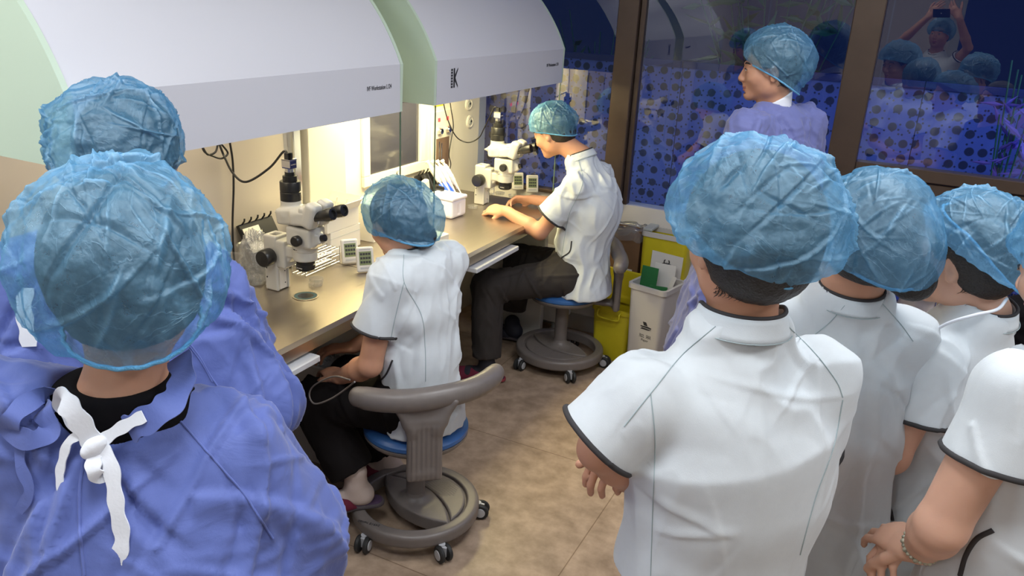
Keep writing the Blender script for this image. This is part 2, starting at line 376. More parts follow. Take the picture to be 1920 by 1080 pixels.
def floor_mat():
    m = mat('vinyl_floor', (.3, .22, .15), .42); nt = m.node_tree; b = nt.nodes['Principled BSDF']
    tc = nt.nodes.new('ShaderNodeTexCoord')
    n = nt.nodes.new('ShaderNodeTexNoise'); n.inputs['Scale'].default_value = 11; n.inputs['Detail'].default_value = 9; n.inputs['Roughness'].default_value = .62
    c = nt.nodes.new('ShaderNodeValToRGB'); c.color_ramp.elements[0].position = .30; c.color_ramp.elements[0].color = (.25, .175, .118, 1); c.color_ramp.elements[1].position = .64; c.color_ramp.elements[1].color = (.46, .335, .24, 1)
    br = nt.nodes.new('ShaderNodeTexBrick'); br.offset = 0; br.inputs['Scale'].default_value = 1; br.inputs['Brick Width'].default_value = .92; br.inputs['Row Height'].default_value = .92; br.inputs['Mortar Size'].default_value = .0022
    mp = nt.nodes.new('ShaderNodeMapping'); mp.inputs['Location'].default_value = (.78, -.035, 0)
    br.inputs['Color1'].default_value = br.inputs['Color2'].default_value = (1, 1, 1, 1); br.inputs['Mortar'].default_value = (.55, .5, .45, 1)
    x = nt.nodes.new('ShaderNodeMix'); x.data_type = 'RGBA'; x.blend_type = 'MULTIPLY'; x.inputs[0].default_value = 1
    L = nt.links.new; L(tc.outputs['Object'], n.inputs['Vector']); L(n.outputs[0], c.inputs[0]); L(tc.outputs['Object'], mp.inputs[0]); L(mp.outputs[0], br.inputs['Vector'])
    L(c.outputs[0], x.inputs[6]); L(br.outputs[0], x.inputs[7]); L(x.outputs[2], b.inputs['Base Color']); return m
M['floor'] = floor_mat()
def gown_mat(name, col, tr=.1):
    m = mat(name, col, .62, noise_=.04, nscale=40, spec=.3, sheen=.25); nt = m.node_tree; b = nt.nodes['Principled BSDF']
    tc = nt.nodes.new('ShaderNodeTexCoord'); L = nt.links.new
    n = nt.nodes.new('ShaderNodeTexNoise'); n.inputs['Scale'].default_value = 13; n.inputs['Detail'].default_value = 6; n.inputs['Distortion'].default_value = 1.2
    n2 = nt.nodes.new('ShaderNodeTexNoise'); n2.inputs['Scale'].default_value = 900
    r = nt.nodes.new('ShaderNodeMath'); r.operation = 'MULTIPLY_ADD'; r.inputs[1].default_value = .04
    bp = nt.nodes.new('ShaderNodeBump'); bp.inputs['Strength'].default_value = .35; bp.inputs['Distance'].default_value = .010
    L(tc.outputs['Object'], n.inputs['Vector']); L(tc.outputs['Object'], n2.inputs['Vector']); L(n2.outputs[0], r.inputs[0]); L(n.outputs[0], r.inputs[2]); L(r.outputs[0], bp.inputs['Height']); L(bp.outputs[0], b.inputs['Normal'])
    return m
M['gown'] = gown_mat('gown_blue', (.105, .145, .41))
M['gownlt'] = gown_mat('gown_lilac', (.165, .185, .43))
def cap_mat(name, col, op=.5):
    """thin spunbond fabric: partly see-through, creases thicker and more opaque"""
    m = bpy.data.materials.new(name); m.use_nodes = True; nt = m.node_tree; nt.nodes.clear(); N = nt.nodes.new; L = nt.links.new
    o = N('ShaderNodeOutputMaterial'); tc = N('ShaderNodeTexCoord'); at = N('ShaderNodeAttribute'); at.attribute_name = 'crease'
    vo = N('ShaderNodeTexVoronoi'); vo.feature = 'DISTANCE_TO_EDGE'; vo.inputs['Scale'].default_value = 11
    nz = N('ShaderNodeTexNoise'); nz.inputs['Scale'].default_value = 9; nz.inputs['Detail'].default_value = 6; nz.inputs['Distortion'].default_value = 1
    mxv = N('ShaderNodeMix'); mxv.data_type = 'VECTOR'; mxv.inputs[0].default_value = .28
    L(tc.outputs['Object'], nz.inputs['Vector']); L(tc.outputs['Object'], mxv.inputs[4]); L(nz.outputs[1], mxv.inputs[5]); L(mxv.outputs[1], vo.inputs['Vector'])
    rg = N('ShaderNodeMapRange'); rg.inputs[1].default_value = 0; rg.inputs[2].default_value = .035; rg.inputs[3].default_value = 1; rg.inputs[4].default_value = 0; L(vo.outputs['Distance'], rg.inputs[0])
    fine = N('ShaderNodeTexNoise'); fine.inputs['Scale'].default_value = 55; fine.inputs['Detail'].default_value = 8; fine.inputs['Roughness'].default_value = .7; L(tc.outputs['Object'], fine.inputs['Vector'])
    h = N('ShaderNodeMath'); h.operation = 'MULTIPLY_ADD'; h.inputs[1].default_value = .18; L(rg.outputs[0], h.inputs[0]); L(fine.outputs[0], h.inputs[2])
    h2 = N('ShaderNodeMath'); h2.operation = 'ADD'; L(h.outputs[0], h2.inputs[0]); L(nz.outputs[0], h2.inputs[1])
    bp = N('ShaderNodeBump'); bp.inputs['Strength'].default_value = .8; bp.inputs['Distance'].default_value = .0035; L(h2.outputs[0], bp.inputs['Height'])
    df = N('ShaderNodeBsdfDiffuse'); df.inputs[0].default_value = (*col, 1); tl = N('ShaderNodeBsdfTranslucent'); tl.inputs[0].default_value = (*col, 1)
    gl = N('ShaderNodeBsdfGlossy'); gl.inputs[0].default_value = (.75, .9, 1, 1); gl.inputs['Roughness'].default_value = .33
    tr = N('ShaderNodeBsdfTransparent'); tr.inputs[0].default_value = (.72, .86, .95, 1)
    for q in (df, tl, gl): L(bp.outputs[0], q.inputs['Normal'])
    a = N('ShaderNodeMixShader'); a.inputs[0].default_value = .35; L(df.outputs[0], a.inputs[1]); L(tl.outputs[0], a.inputs[2])
    b = N('ShaderNodeMixShader'); b.inputs[0].default_value = .20; L(a.outputs[0], b.inputs[1]); L(gl.outputs[0], b.inputs[2])
    ms = N('ShaderNodeMath'); ms.operation = 'MULTIPLY_ADD'; ms.inputs[1].default_value = .10; ms.inputs[2].default_value = op-.16; L(rg.outputs[0], ms.inputs[0])
    m3 = N('ShaderNodeMath'); m3.operation = 'MULTIPLY_ADD'; m3.inputs[1].default_value = .30; L(fine.outputs[0], m3.inputs[0]); L(ms.outputs[0], m3.inputs[2])
    m4 = N('ShaderNodeMath'); m4.operation = 'MULTIPLY_ADD'; m4.inputs[1].default_value = .5; m4.use_clamp = True; L(at.outputs['Fac'], m4.inputs[0]); L(m3.outputs[0], m4.inputs[2])
    c = N('ShaderNodeMixShader'); L(m4.outputs[0], c.inputs[0]); L(tr.outputs[0], c.inputs[1]); L(b.outputs[0], c.inputs[2]); L(c.outputs[0], o.inputs[0])
    return m
M['cap'] = cap_mat('cap_blue', (.20, .52, .80), .37)
M['capd'] = cap_mat('cap_blue_deep', (.13, .40, .66), .42)
def dots_mat():
    """perforated blue screen: rows of round holes of several sizes that read darker"""
    m = mat('perforated_screen', (.03, .06, .40), .6); nt = m.node_tree; b = nt.nodes['Principled BSDF']; N = nt.nodes.new; L = nt.links.new
    tc = N('ShaderNodeTexCoord'); sep = N('ShaderNodeSeparateXYZ'); cmb = N('ShaderNodeCombineXYZ'); L(tc.outputs['Object'], sep.inputs[0]); L(sep.outputs[0], cmb.inputs[0]); L(sep.outputs[2], cmb.inputs[1])
    last = None
    for sc, rnd, r0 in ((12.5, .34, .25), (27, .8, .12)):
        v = N('ShaderNodeTexVoronoi'); v.voronoi_dimensions = '2D'; v.inputs['Scale'].default_value = sc; v.inputs['Randomness'].default_value = rnd; L(cmb.outputs[0], v.inputs['Vector'])
        lt = N('ShaderNodeMapRange'); lt.inputs[1].default_value = r0; lt.inputs[2].default_value = r0+.05; lt.inputs[3].default_value = 0; lt.inputs[4].default_value = 1; L(v.outputs['Distance'], lt.inputs[0])
        if last is None: last = lt
        else:
            mn = N('ShaderNodeMath'); mn.operation = 'MULTIPLY'; L(last.outputs[0], mn.inputs[0]); L(lt.outputs[0], mn.inputs[1]); last = mn
    x = N('ShaderNodeMix'); x.data_type = 'RGBA'; x.inputs[6].default_value = (.015, .03, .11, 1); x.inputs[7].default_value = (.10, .17, .62, 1)
    L(last.outputs[0], x.inputs[0]); L(x.outputs[2], b.inputs['Base Color']); return m
M['dots'] = dots_mat()
# ---------------------------------------------------------------- the room
def struct(mb, name, m, smooth=False): o = mb.build(name, m, None, smooth); o['kind'] = 'structure'; return o
XW, YW = -2.27, 4.13; XR, YB = 3.0, -2.6; SILL = .787
struct(MB().box((XW-.1, YB-.1, -.1), (XR+.1, YW+.12, 0)), 'floor', M['floor'])
struct(MB().box((XW-.1, YB-.1, CEIL), (XR+.1, YW+.12, CEIL+.1)), 'ceiling', M['ceil'])
struct(MB().box((XW-.1, YB, 0), (XW, YW+.1, CEIL)), 'wall_left', M['panel'])
wr = MB().box((XR, YB, 0), (XR+.1, YW+.1, CEIL))
struct(wr, 'wall_right', M['wallb'])
struct(MB().box((XW-.1, YB-.1, 0), (XR+.1, YB, CEIL)), 'wall_back', M['wallb'])
struct(MB().box((XW, YW, 0), (-.33, YW+.1, SILL)).box((-.33, YW, 0), (XR, YW+.1, .40)), 'wall_window', M['wallw'])
struct(MB().box((-2.27, YW-.015, 0), (-.33, YW, .1)), 'baseboard_window', M['binw'])
# lining panels of the back wall with narrow blue grey joints (they show in the window glass)
for i, x in enumerate((-1.9, -1.2, -.5, 1.9, 2.6)):
    struct(MB().box((x-.008, YB, 0), (x+.008, YB+.012, CEIL)), 'trim_%d' % (i+1), M['lightgrey'])
dm = MB(); dm.box((.15, YB, 0), (1.25, YB+.05, 2.15))
dr = struct(dm, 'door_1', M['grey']); 
dg = MB().box((.25, YB+.05, .9), (1.15, YB+.056, 2.05)).build('door_pane', M['bluepanel'], dr)
# window bronze frames
f = MB(); zt = CEIL
def bar(a, b): f.box(a, b, bev=.004)
bar((-1.462, YW-.03, SILL), (-1.355, YW+.06, zt))
bar((-1.352, YW+.0, SILL), (-1.325, YW+.05, zt))
bar((-.348, YW-.03, .40), (-.219, YW+.06, zt))
bar((-.219, YW-.02, 1.12), (XR, YW+.06, 1.178)); bar((-.219, YW-.02, .40), (XR, YW+.06, .46)); bar((-.219, YW-.005, .98), (XR, YW+.05, 1.115))
bar((-2.27, YW-.02, SILL-.0), (-1.462, YW+.05, SILL+.02))
bar((1.6, YW-.03, .46), (1.72, YW+.06, zt))
bar((-2.27, YW-.02, 2.68), (XR, YW+.06, CEIL))
fr = struct(f, 'window_1', M['frame'])
def pane(n, x0, x1, z0, z1): 
    o = MB().add([(x0, YW+.02, z0), (x1, YW+.02, z0), (x1, YW+.02, z1), (x0, YW+.02, z1)], [(0, 1, 2, 3)]).build('window_%d' % n, M['window']); o['kind'] = 'structure'
pane(2, XW, -1.46, SILL, zt); pane(3, -1.33, -.345, SILL, zt); pane(4, -.22, XR, 1.17, zt); pane(5, -.22, XR, .46, .98)
# outside: ground, perforated parapet with top edge, plants in front
struct(MB().box((-6, YW+.15, -.2), (6, 9, -.1)), 'trim_6', M['bluepanel'])
YP = YW+.55; ZP = 1.49
for k, (x0, x1) in enumerate(((-3.2, -1.25), (-1.245, .0), (.005, .52), (.525, 1.6), (1.605, 3.2))):
    t = thing('perforated_screen', ['blue perforated metal screen outside, behind the workstation end', 'blue perforated metal screen outside, seen behind the standing person in the lilac gown', 'blue perforated metal screen outside, just right of the thick bronze window post', 'blue perforated metal screen outside, behind the purple leaved plants', 'blue perforated metal screen outside, at the far right of the window'][k], 'screen', (x0, YP, 0))
    MB().box((0, 0, -.1), (x1-x0, .004, ZP)).build('perforated_sheet', M['dots'], t)
    MB().box((0, -.015, ZP), (x1-x0, .02, ZP+.035)).build('top_rail', M['bluepanel'], t)
def leafy(name, label, cat, loc, n, rad, ht, m, L=.10, seed=1, group=None):
    r = random.Random(seed); t = thing(name, label, cat, loc, group); sm = MB(); lf = MB()
    for i in range(n):
        a = r.uniform(0, 6.28); q = np.array([math.cos(a)*rad*r.uniform(.2, 1), math.sin(a)*rad*.5*r.uniform(.2, 1), ht*r.uniform(.75, 1.1)])
        b = np.array([0, 0, 0.]); mid = q*.5+np.array([0, 0, ht*.1]); P = spline([b, mid, q], 5); sm.tube(P, .004, 5)
        for j in range(9):
            c = P[int(len(P)*.45)+r.randrange(int(len(P)*.5))]; d = nrm([r.uniform(-1, 1), r.uniform(-1, .3), r.uniform(-.2, 1)]); s_ = nrm(np.cross(d, [r.uniform(-1, 1), 1, .3])); l = L*r.uniform(.6, 1.2); w_ = l*.11
            nn = np.cross(d, s_)*.004
            lf.add([c, c+d*l*.4+s_*w_, c+d*l, c+d*l*.4-s_*w_, c+d*l*.4+nn], [(0, 1, 4), (1, 2, 4), (2, 3, 4), (3, 0, 4)])
    sm.build('stem', M['leaf'], t); lf.build('foliage', m, t)
leafy('outdoor_plant', 'spiky purple leaved plant outside behind the right window, the left of two', 'plant', (.42, YW+.33, .35), 9, .17, 1.22, M['leafp'], .10, 3)
leafy('outdoor_plant', 'spiky purple leaved plant outside behind the right window, the right of two', 'plant', (.72, YW+.34, .35), 9, .16, 1.30, M['leafp'], .10, 5)
leafy('garden_shrub', 'dark green shrub outside behind the window beside the second hood', 'shrub', (-1.95, YW+1.1, .3), 14, .4, 1.35, M['leaf'], .18, 8)
leafy('garden_shrub', 'dark shrub outside above the perforated screen behind the standing person', 'shrub', (-.9, YW+1.4, .3), 14, .7, 2.1, M['leaf'], .2, 9)
# ceiling lamps
for k, (x, y) in enumerate(PANELS):
    t = thing('ceiling_lamp', ['square ceiling lamp above the blue gowned group on the left', 'square ceiling lamp above the middle of the room', 'square ceiling lamp above the right hand group', 'square ceiling lamp near the window on the right', 'square ceiling lamp behind the photographer on the left', 'square ceiling lamp behind the photographer on the right', 'added square ceiling lamp in the left corner, brightening the hood end'][k], 'lamp', (x, y, CEIL-.02))
    MB().box((-.31, -.31, 0), (.31, .31, .019)).build('lamp_frame', M['lightgrey'], t)
    MB().box((-.29, -.29, -.004), (.29, .29, 0)).build('diffuser', M['lamp'], t)
# ---------------------------------------------------------------- workstations
BZ = .78; XF = -1.60
def text(name, body, size, m, parent, loc, R, ext=.0003, sx=1):
    c = bpy.data.curves.new(name, 'FONT'); c.body = body; c.size = size; c.extrude = ext; c.materials.append(m); c.align_x = 'CENTER'
    tmp = bpy.data.objects.new(name, c); COL.objects.link(tmp); dg = bpy.context.evaluated_depsgraph_get(); dg.update()
    me = bpy.data.meshes.new_from_object(tmp.evaluated_get(dg)); bpy.data.objects.remove(tmp); bpy.data.curves.remove(c)
    o = bpy.data.objects.new(name, me); COL.objects.link(o); o.parent = parent
    if not me.materials: me.materials.append(m)
    mtx = Matrix(R.tolist()).to_4x4(); mtx.translation = [float(q) for q in loc]; o.matrix_local = mtx @ Matrix.Diagonal((sx, 1, 1, 1)); return o
RX = np.stack([[0, 1, 0], [0, 0, 1], [1, 0, 0]], 1).astype(float)    # text facing +X, reading towards +Y
def arc():
    R_ = .75; a0 = math.radians(67); P = []
    for i in range(25):
        a = a0*(1-i/24)+math.radians(1.5)*i/24
        P.append((XF-R_*(math.sin(a0)-math.sin(a)), 1.60+R_*(math.cos(a)-math.cos(a0))))
    return P
ARC = arc()
def hood(y0, y1, label, k):
    t = thing('workstation_hood', label, 'hood', (0, y0, 1.44)); L = y1-y0; c = lambda P: [(x, z-1.44) for x, z in P]
    out = c(ARC); inn = c([(x-.012 if i < 3 else x, z-.014) for i, (x, z) in enumerate(ARC)])
    poly = [(XF, 0)]+out+inn[::-1]+[(XF-.012, 0)]
    MB().prism(poly, 1, .004, L-.004).build('canopy', M['white'], t, smooth=14)
    side = [(XF-.002, 0)]+[(x+.0015, z) for x, z in out]+[(XW+.002, ARC[-1][1]-1.44), (XW+.002, 0)]
    for a, b in ((-.012, .003), (L-.003, L+.012)): MB().prism(side, 1, a, b).build('side_panel', M['mint'], t)
    MB().box((XW+.05, .04, .04), (XF-.03, L-.04, .055)).build('lamp_housing', M['white'], t)
    MB().box((-2.14, .1, .036), (-1.80, L-.1, .039)).build('lamp_diffuser', M[('warmdim', 'warmlamp')[k]], t)
    # printed marks on the fascia
    text('fascia_lettering', ('IVF Workstation L124', 'IVF Workstation L124')[k], .021, M['print_'], t, (XF+.001, L-.125, .085), RX, sx=.72)
    if k == 1:
        m = MB()
        X = XF+.0012; yk, zk = .125, .055
        for (a, b) in (((0, 0), (.012, .012)),): pass
        for i in range(7): m.add([(X, yk-.022, zk+i*.0105), (X, yk-.009, zk+i*.0105), (X, yk-.009, zk+i*.0105+.0075), (X, yk-.022, zk+i*.0105+.0075)], [(0, 1, 2, 3)])
        m.add([(X, yk-.003, zk), (X, yk+.007, zk), (X, yk+.007, zk+.072), (X, yk-.003, zk+.072)], [(0, 1, 2, 3)])
        m.add([(X, yk+.007, zk+.030), (X, yk+.030, zk+.066), (X, yk+.030, zk+.074), (X, yk+.007, zk+.048)], [(0, 1, 2, 3)])
        m.add([(X, yk+.007, zk+.042), (X, yk+.030, zk+.006), (X, yk+.030, zk-.002), (X, yk+.007, zk+.024)], [(0, 1, 2, 3)])
        m.build('maker_logo', M['print_'], t)
    return t
hood(*HOODS[0], 'long white curved workstation hood at the left, over the nearer steel bench', 0)
hood(*HOODS[1], 'white curved workstation hood with black maker mark, over the far bench', 1)
for y, lb in ((2.36, 'thin clear glass side screen at the right end of the nearer bench'), (2.59, 'thin clear glass side screen at the left end of the far bench'), (3.75, 'thin clear glass side screen at the window end of the far bench'), (1.13, 'thin clear glass side screen at the near end of the left bench')):
    t = thing('glass_screen', lb, 'glass screen', (XF, y, BZ+.004))
    MB().add([(-.005, 0, 0), (XW-XF+.02, 0, 0), (XW-XF+.02, 0, .655), (-.005, 0, .655)], [(0, 1, 2, 3)]).build('glass_sheet', M['glass'], t)
    MB().box((-.004, -.002, 0), (0, .002, .655)).build('glass_edge', mat('glass_edge_green', (.10, .16, .11), .25), t)
def bench(y0, y1, label, k):
    t = thing('steel_bench', label, 'bench', (XF, y0, 0)); L = y1-y0; D = XW-XF+.002
    MB().prism([(0, BZ-.012), (-.012, BZ), (D, BZ), (D, BZ-.05), (0, BZ-.05)], 1, 0, L).build('worktop', M['steel'], t)
    MB().box((D+.001, .01, BZ), (D+.005, L-.01, BZ+.03)).build('upstand', M['steel'], t)
    for y in (.03, L-.07): MB().box((-.50, y, 0.0), (-.06, y+.04, BZ-.052), bev=.004).build('side_frame', M['panel'], t)
    MB().box((D+.03, .03, .10), (D+.05, L-.03, BZ-.06)).build('rear_panel', M['grey'], t)
    return t
bench(1.13, 2.475, 'nearer stainless steel workbench under the left hood', 0)
bench(2.48, 3.90, 'far stainless steel workbench under the second hood, by the window', 1)
for k, (a, b) in enumerate(((1.55, 1.86), (2.90, 3.31))):
    t = thing('pull_out_tray', ['white pull out tray under the edge of the nearer steel bench', 'white pull out tray under the edge of the far steel bench'][k], 'tray', (XF, a, BZ-.085))
    MB().box((-.30, 0, 0), (.03, b-a, .022), bev=.003).build('tray_board', M['lightgrey'], t)
    for y in (.02, b-a-.03): MB().box((-.3, y, .022), (-.02, y+.012, .034)).build('runner', M['chrome'], t)
# wall fittings over the benches
def fit(px, py, X=XW): return atx(px, py, X)
t = thing('pass_window', 'square hatch window with cream frame in the wall behind the far bench', 'window hatch', (XW, 3.02, .95))
m = MB(); y0, y1, z0, z1 = 0, .53, 0, .42
m.box((0, y0, z0), (.02, y1, z0+.05), bev=.003).box((0, y0, z1-.05), (.02, y1, z1), bev=.003).box((0, y0, z0+.05), (.02, y0+.05, z1-.05), bev=.003).box((0, y1-.05, z0+.05), (.02, y1, z1-.05), bev=.003).build('hatch_frame', M['panel'], t)
MB().box((.001, .05, .05), (.006, .48, .37)).build('hatch_pane', mat('dark_pane', (.05, .05, .07), .08), t)
text('hatch_letter', 'K', .035, M['print_'], t, (.0205, .27, .012), RX)
p = fit(800, 290); q0 = fit(778, 375); 
t = thing('control_panel', 'cream control panel with two knobs, two red indicators and a flow meter window', 'control panel', (XW, 3.62, .90))
MB().box((0, 0, 0), (.014, .21, .34), bev=.004).build('panel_plate', M['panel'], t)
for y in (.065, .15):
    MB().box((.014, y-.010, .285), (.017, y+.010, .303)).build('indicator', M['led'], t)
    MB().lathe([(.019, 0), (.019, .012), (.015, .022)], (.014, y, .235), (1, 0, 0), 20).build('knob', M['chrome'], t, True)
MB().box((.014, .04, .02), (.017, .17, .195)).build('meter_window', mat('meter_brown', (.18, .12, .09), .15), t)
MB().tube([(.02, .06, .04), (.02, .062, .18)], .004).tube([(.02, .085, .04), (.02, .085, .17)], .004).build('meter_tube', M['chrome'], t)
tag(MB().box((XW, 3.655, 1.262), (XW+.002, 3.745, 1.296)).build('warning_sticker', M['sticker']), 'small yellow sticker on the wall above the control panel', 'sticker')
for k, (px, py) in enumerate(((878, 195), (880, 228))):
    p = fit(px, py); t = thing('round_socket', ['upper round white socket on the wall by the window', 'lower round white socket on the wall by the window'][k], 'socket', p)
    MB().lathe([(.036, 0), (.036, .006), (.028, .010), (.026, .006), (.016, .006)], (0, 0, 0), (1, 0, 0), 28).build('socket_ring', M['paper'], t, True)
    MB().lathe([(.016, .006), (.014, .012)], (0, 0, 0), (1, 0, 0), 20).build('socket_hole', M['grey'], t, True)
    MB().box((.0121, -.004, -.003), (.0125, .012, .008)).build('contact', M['print_'], t)
p = fit(365, 321); t = thing('digital_readout', 'small red digital readout on the panel left of the nearer microscope', 'display', p)
MB().box((0, -.02, -.012), (.006, .02, .012)).build('display_case', M['grey'], t)
text('display_digits', '88', .020, M['led'], t, (.007, 0, -.007), RX)
# corner post, grey duct panel and stainless channels on the wall between the benches
tag(MB().box((XW, 2.53, BZ), (XW+.035, 2.575, 1.46), bev=.004).build('corner_post', M['chrome']), 'slim metal corner post between the two workstations', 'post')
tag(MB().box((XW+.007, 2.60, BZ+.032), (XW+.05, 2.845, 1.44), bev=.003).build('duct_cover', mat('duct_cream', (.60, .56, .47), .5)), 'cream duct cover on the wall beside the slim corner post', 'duct cover')
tag(MB().box((XW+.0055, 1.16, BZ+.032), (XW+.010, 2.50, 1.45), bev=.002).build('steel_splashback', mat('splash_steel', (.66, .60, .53), .38, metal=.35)), 'smooth pale steel splashback behind the nearer microscope', 'splashback')
# left end: grey cabinet beyond the hood's near end
t = thing('grey_cabinet', 'tall grey cabinet at the left edge, behind the two blue gowned people', 'cabinet', (XW, .2, 0))
MB().box((0.002, 0, 0), (.45, .86, 1.36), bev=.004).build('cabinet_body', M['grey'], t)
MB().box((.45, .02, .05), (.462, .84, 1.34), bev=.003).build('door', M['grey'], t)
# under-bench units by the window
t = thing('equipment_cabinet', 'small cream equipment cabinet on low feet under the far bench', 'cabinet', (-2.02, 3.985, 0))
MB().box((0, -.075, .10), (.44, .10, .50), bev=.006).build('cabinet_body', M['panel'], t)
MB().box((.44, -.06, .12), (.448, .08, .19)).build('lower_drawer', M['lightgrey'], t)
MB().box((.441, -.05, .24), (.446, .07, .44)).build('vent_plate', M['paper'], t)
for x in (.03, .40):
    for y in (-.05, .07): MB().cyl((x, y, 0), (x, y, .10), .014).build('foot', M['grey'], t)
# ---------------------------------------------------------------- copies of a thing with its parts
def dup(root, loc, rz=None, label=None, group=None):
    def cp(o, par):
        c = o.copy(); COL.objects.link(c); c.parent = par
        for ch in list(o.children): cp(ch, c)
        return c
    r = cp(root, None); r.location = tuple(float(q) for q in loc)
    if rz is not None: r.rotation_euler = (0, 0, rz)
    if label: r['label'] = label
    if group: r['group'] = group
    return r
# ---------------------------------------------------------------- rolling stools
def lens(P, c, d, hw, R_):
    """pointed lens shaped hole: intersection of two circles of radius R_, long axis across d"""
    d = np.array([math.cos(d), math.sin(d)]); q = P[:, :2]-np.array(c); u = q@d
    v = q@np.array([-d[1], d[0]]); off = R_-hw
    return np.maximum(np.hypot(u-off, v)-R_, np.hypot(u+off, v)-R_)
def make_stool(label, loc, base_az, back_az, rngaz, detail_h=.0045, br=1.0, cas=0):
    t = thing('rolling_stool', label, 'stool', loc, 'rolling stools at the steel benches')
    # base disc with an open bay, a ribbed foot pad in the bay opposite
    cb = np.array([math.cos(base_az), math.sin(base_az)])
    def bay(P, side):       # half moon bay: inside the disc rim, beyond a curved inner edge
        q = P[:, :2]*1.0; u = q@(cb*side); v = q@np.array([-cb[1], cb[0]])
        rim = np.hypot(u, v)-.188; inner = .30-np.hypot(u+.232, v*1.0)
        return np.maximum(np.maximum(rim, inner), np.abs(P[:, 2]-.08)-.2)
    s = SDF(); s.disc((0, 0, .078), .232, .026, .014)
    s.func(lambda P: bay(P, -1), (0, 0, .08), .3, .004, True)
    s.func(lambda P: np.maximum(bay(P, 1), -(P[:, 2]-.088)), (0, 0, .08), .3, .004, True)
    s.cone((0, 0, .09), (0, 0, .125), .058, .036, .03)
    sdfmesh('base', s, detail_h, M['taupe'], t, False, 1)
    s = SDF(); 
    s.func(lambda P: np.maximum(bay(P, 1)+.008, np.abs(P[:, 2]-.091)-.009), (0, 0, .09), .25)
    for k in range(9):
        a = .085+k*.010; s.box((cb[0]*a, cb[1]*a, .1015), (.0018, .075-abs(k-3)*.006, .0022), .001, rotz(base_az))
    sdfmesh('foot_pad', s, .0035, M['taupe'], t, False, 1)
    MB().lathe([(.034, .11), (.034, .33), (.05, .35), (.05, .365)], n=28).build('column', M['taupe'], t, True)
    MB().lathe([(.037, .115), (.037, .122)], n=28).build('column_ring', M['chrome'], t, True)
    MB().lathe([(.02, .350), (.12, .352), (.172, .372), (.183, .386), (.183, .393), (.17, .396)], n=48).build('seat_shell', M['taupe'], t, True)
    pr = [(.178, .392), (.184, .400), (.183, .412), (.174, .421), (.155, .427), (.11, .430), (.05, .431), (.001, .431)]
    MB().lathe(pr, n=56).build('seat', M['seat'], t, True)
    # backrest: curved bar on a flared ribbed bracket
    d = np.array([math.cos(back_az), math.sin(back_az), 0]); e = np.array([-d[1], d[0], 0])
    s = SDF(); a0, a1 = rngaz; n = 18; pts = []
    for i in range(n+1):
        f = i/n; a = a0+(a1-a0)*f; r = (.215+.055*abs(2*f-1)**1.6)*br; pts.append(np.array([r*math.cos(a), r*math.sin(a), .622]))
    for i in range(n): s.cone(pts[i], pts[i+1], .031, .031, .016, (0, 0, 1), 1.1)
    sdfmesh('backrest_bar', s, .006, M['taupe'], t, False, 2)
    s = SDF(); R = np.stack([e, d, [0, 0, 1.]], 1); d0_ = d; d = d*br
    s.box(d*.222+np.array([0, 0, .44]), (.058, .014, .115), .008, R)
    for k in range(6): s.box(d*.236+e*(-.04+k*.016)+np.array([0, 0, .43]), (.0035, .004, .10), .002, R, .004)
    for sg in (-1, 1):
        s.cone(d*.222+e*sg*.044+np.array([0, 0, .52]), d*.226+e*sg*.095+np.array([0, 0, .61]), .013, .013, .03)
    s.box(d*.222+np.array([0, 0, .575]), (.070, .012, .045), .008, R, .02)
    s.cone(d*.10+np.array([0, 0, .362]), d*.215+np.array([0, 0, .355]), .016, .018, .02, e, 2.0)
    sdfmesh('backrest_bracket', s, .0045, M['taupe'], t, False, 1)
    for k in range(5):
        a = cas+k*2*math.pi/5; p = np.array([.232*math.cos(a), .232*math.sin(a), 0]); dr = rotz(a+.5-(k % 3)*.4)
        f = MB().cyl((p[0], p[1], .045), (p[0], p[1], .062), .012).box((-.018, -.004, .028), (.012, .004, .05), dr, (0, 0, 0))
        f = MB(); f.cyl((p[0], p[1], .045), (p[0], p[1], .062), .012)
        c = p+dr@np.array([.012, 0, .031]); f.box(c-[.012, .006, .010], c+[.012, .006, .026], None); fork = f.build('caster', M['caster'], t, True)
        ax = dr@np.array([0, 1., 0])
        for sg in (-1, 1):
            MB().lathe([(.022, 0), (.030, .003), (.031, .012), (.027, .017), (.020, .018)], c+ax*sg*.006, ax*sg, 24).build('wheel', M['rubber'], fork, True)
            MB().lathe([(.019, .017), (.018, .020), (.004, .021)], c+ax*sg*.006, ax*sg, 24).build('hub', M['caster'], fork, True)
    return t
ST1 = make_stool('rolling stool with blue seat under the seated woman, curved backrest towards the room', (-1.36, 2.105, 0), math.radians(70), math.radians(-50), (math.radians(-100), math.radians(26)), cas=math.radians(-106))
ST2 = make_stool('rolling stool with blue seat under the seated man, near the yellow bin', (-1.46, 3.65, 0), math.radians(-108), math.radians(25), (math.radians(-16), math.radians(70)), br=1.22, cas=math.radians(-125))
t_ = text('base_lettering', '24918 hand2', .016, M['print_'], ST1, (-.055, -.205, .104+.0005), rotz(math.radians(190)), sx=1)
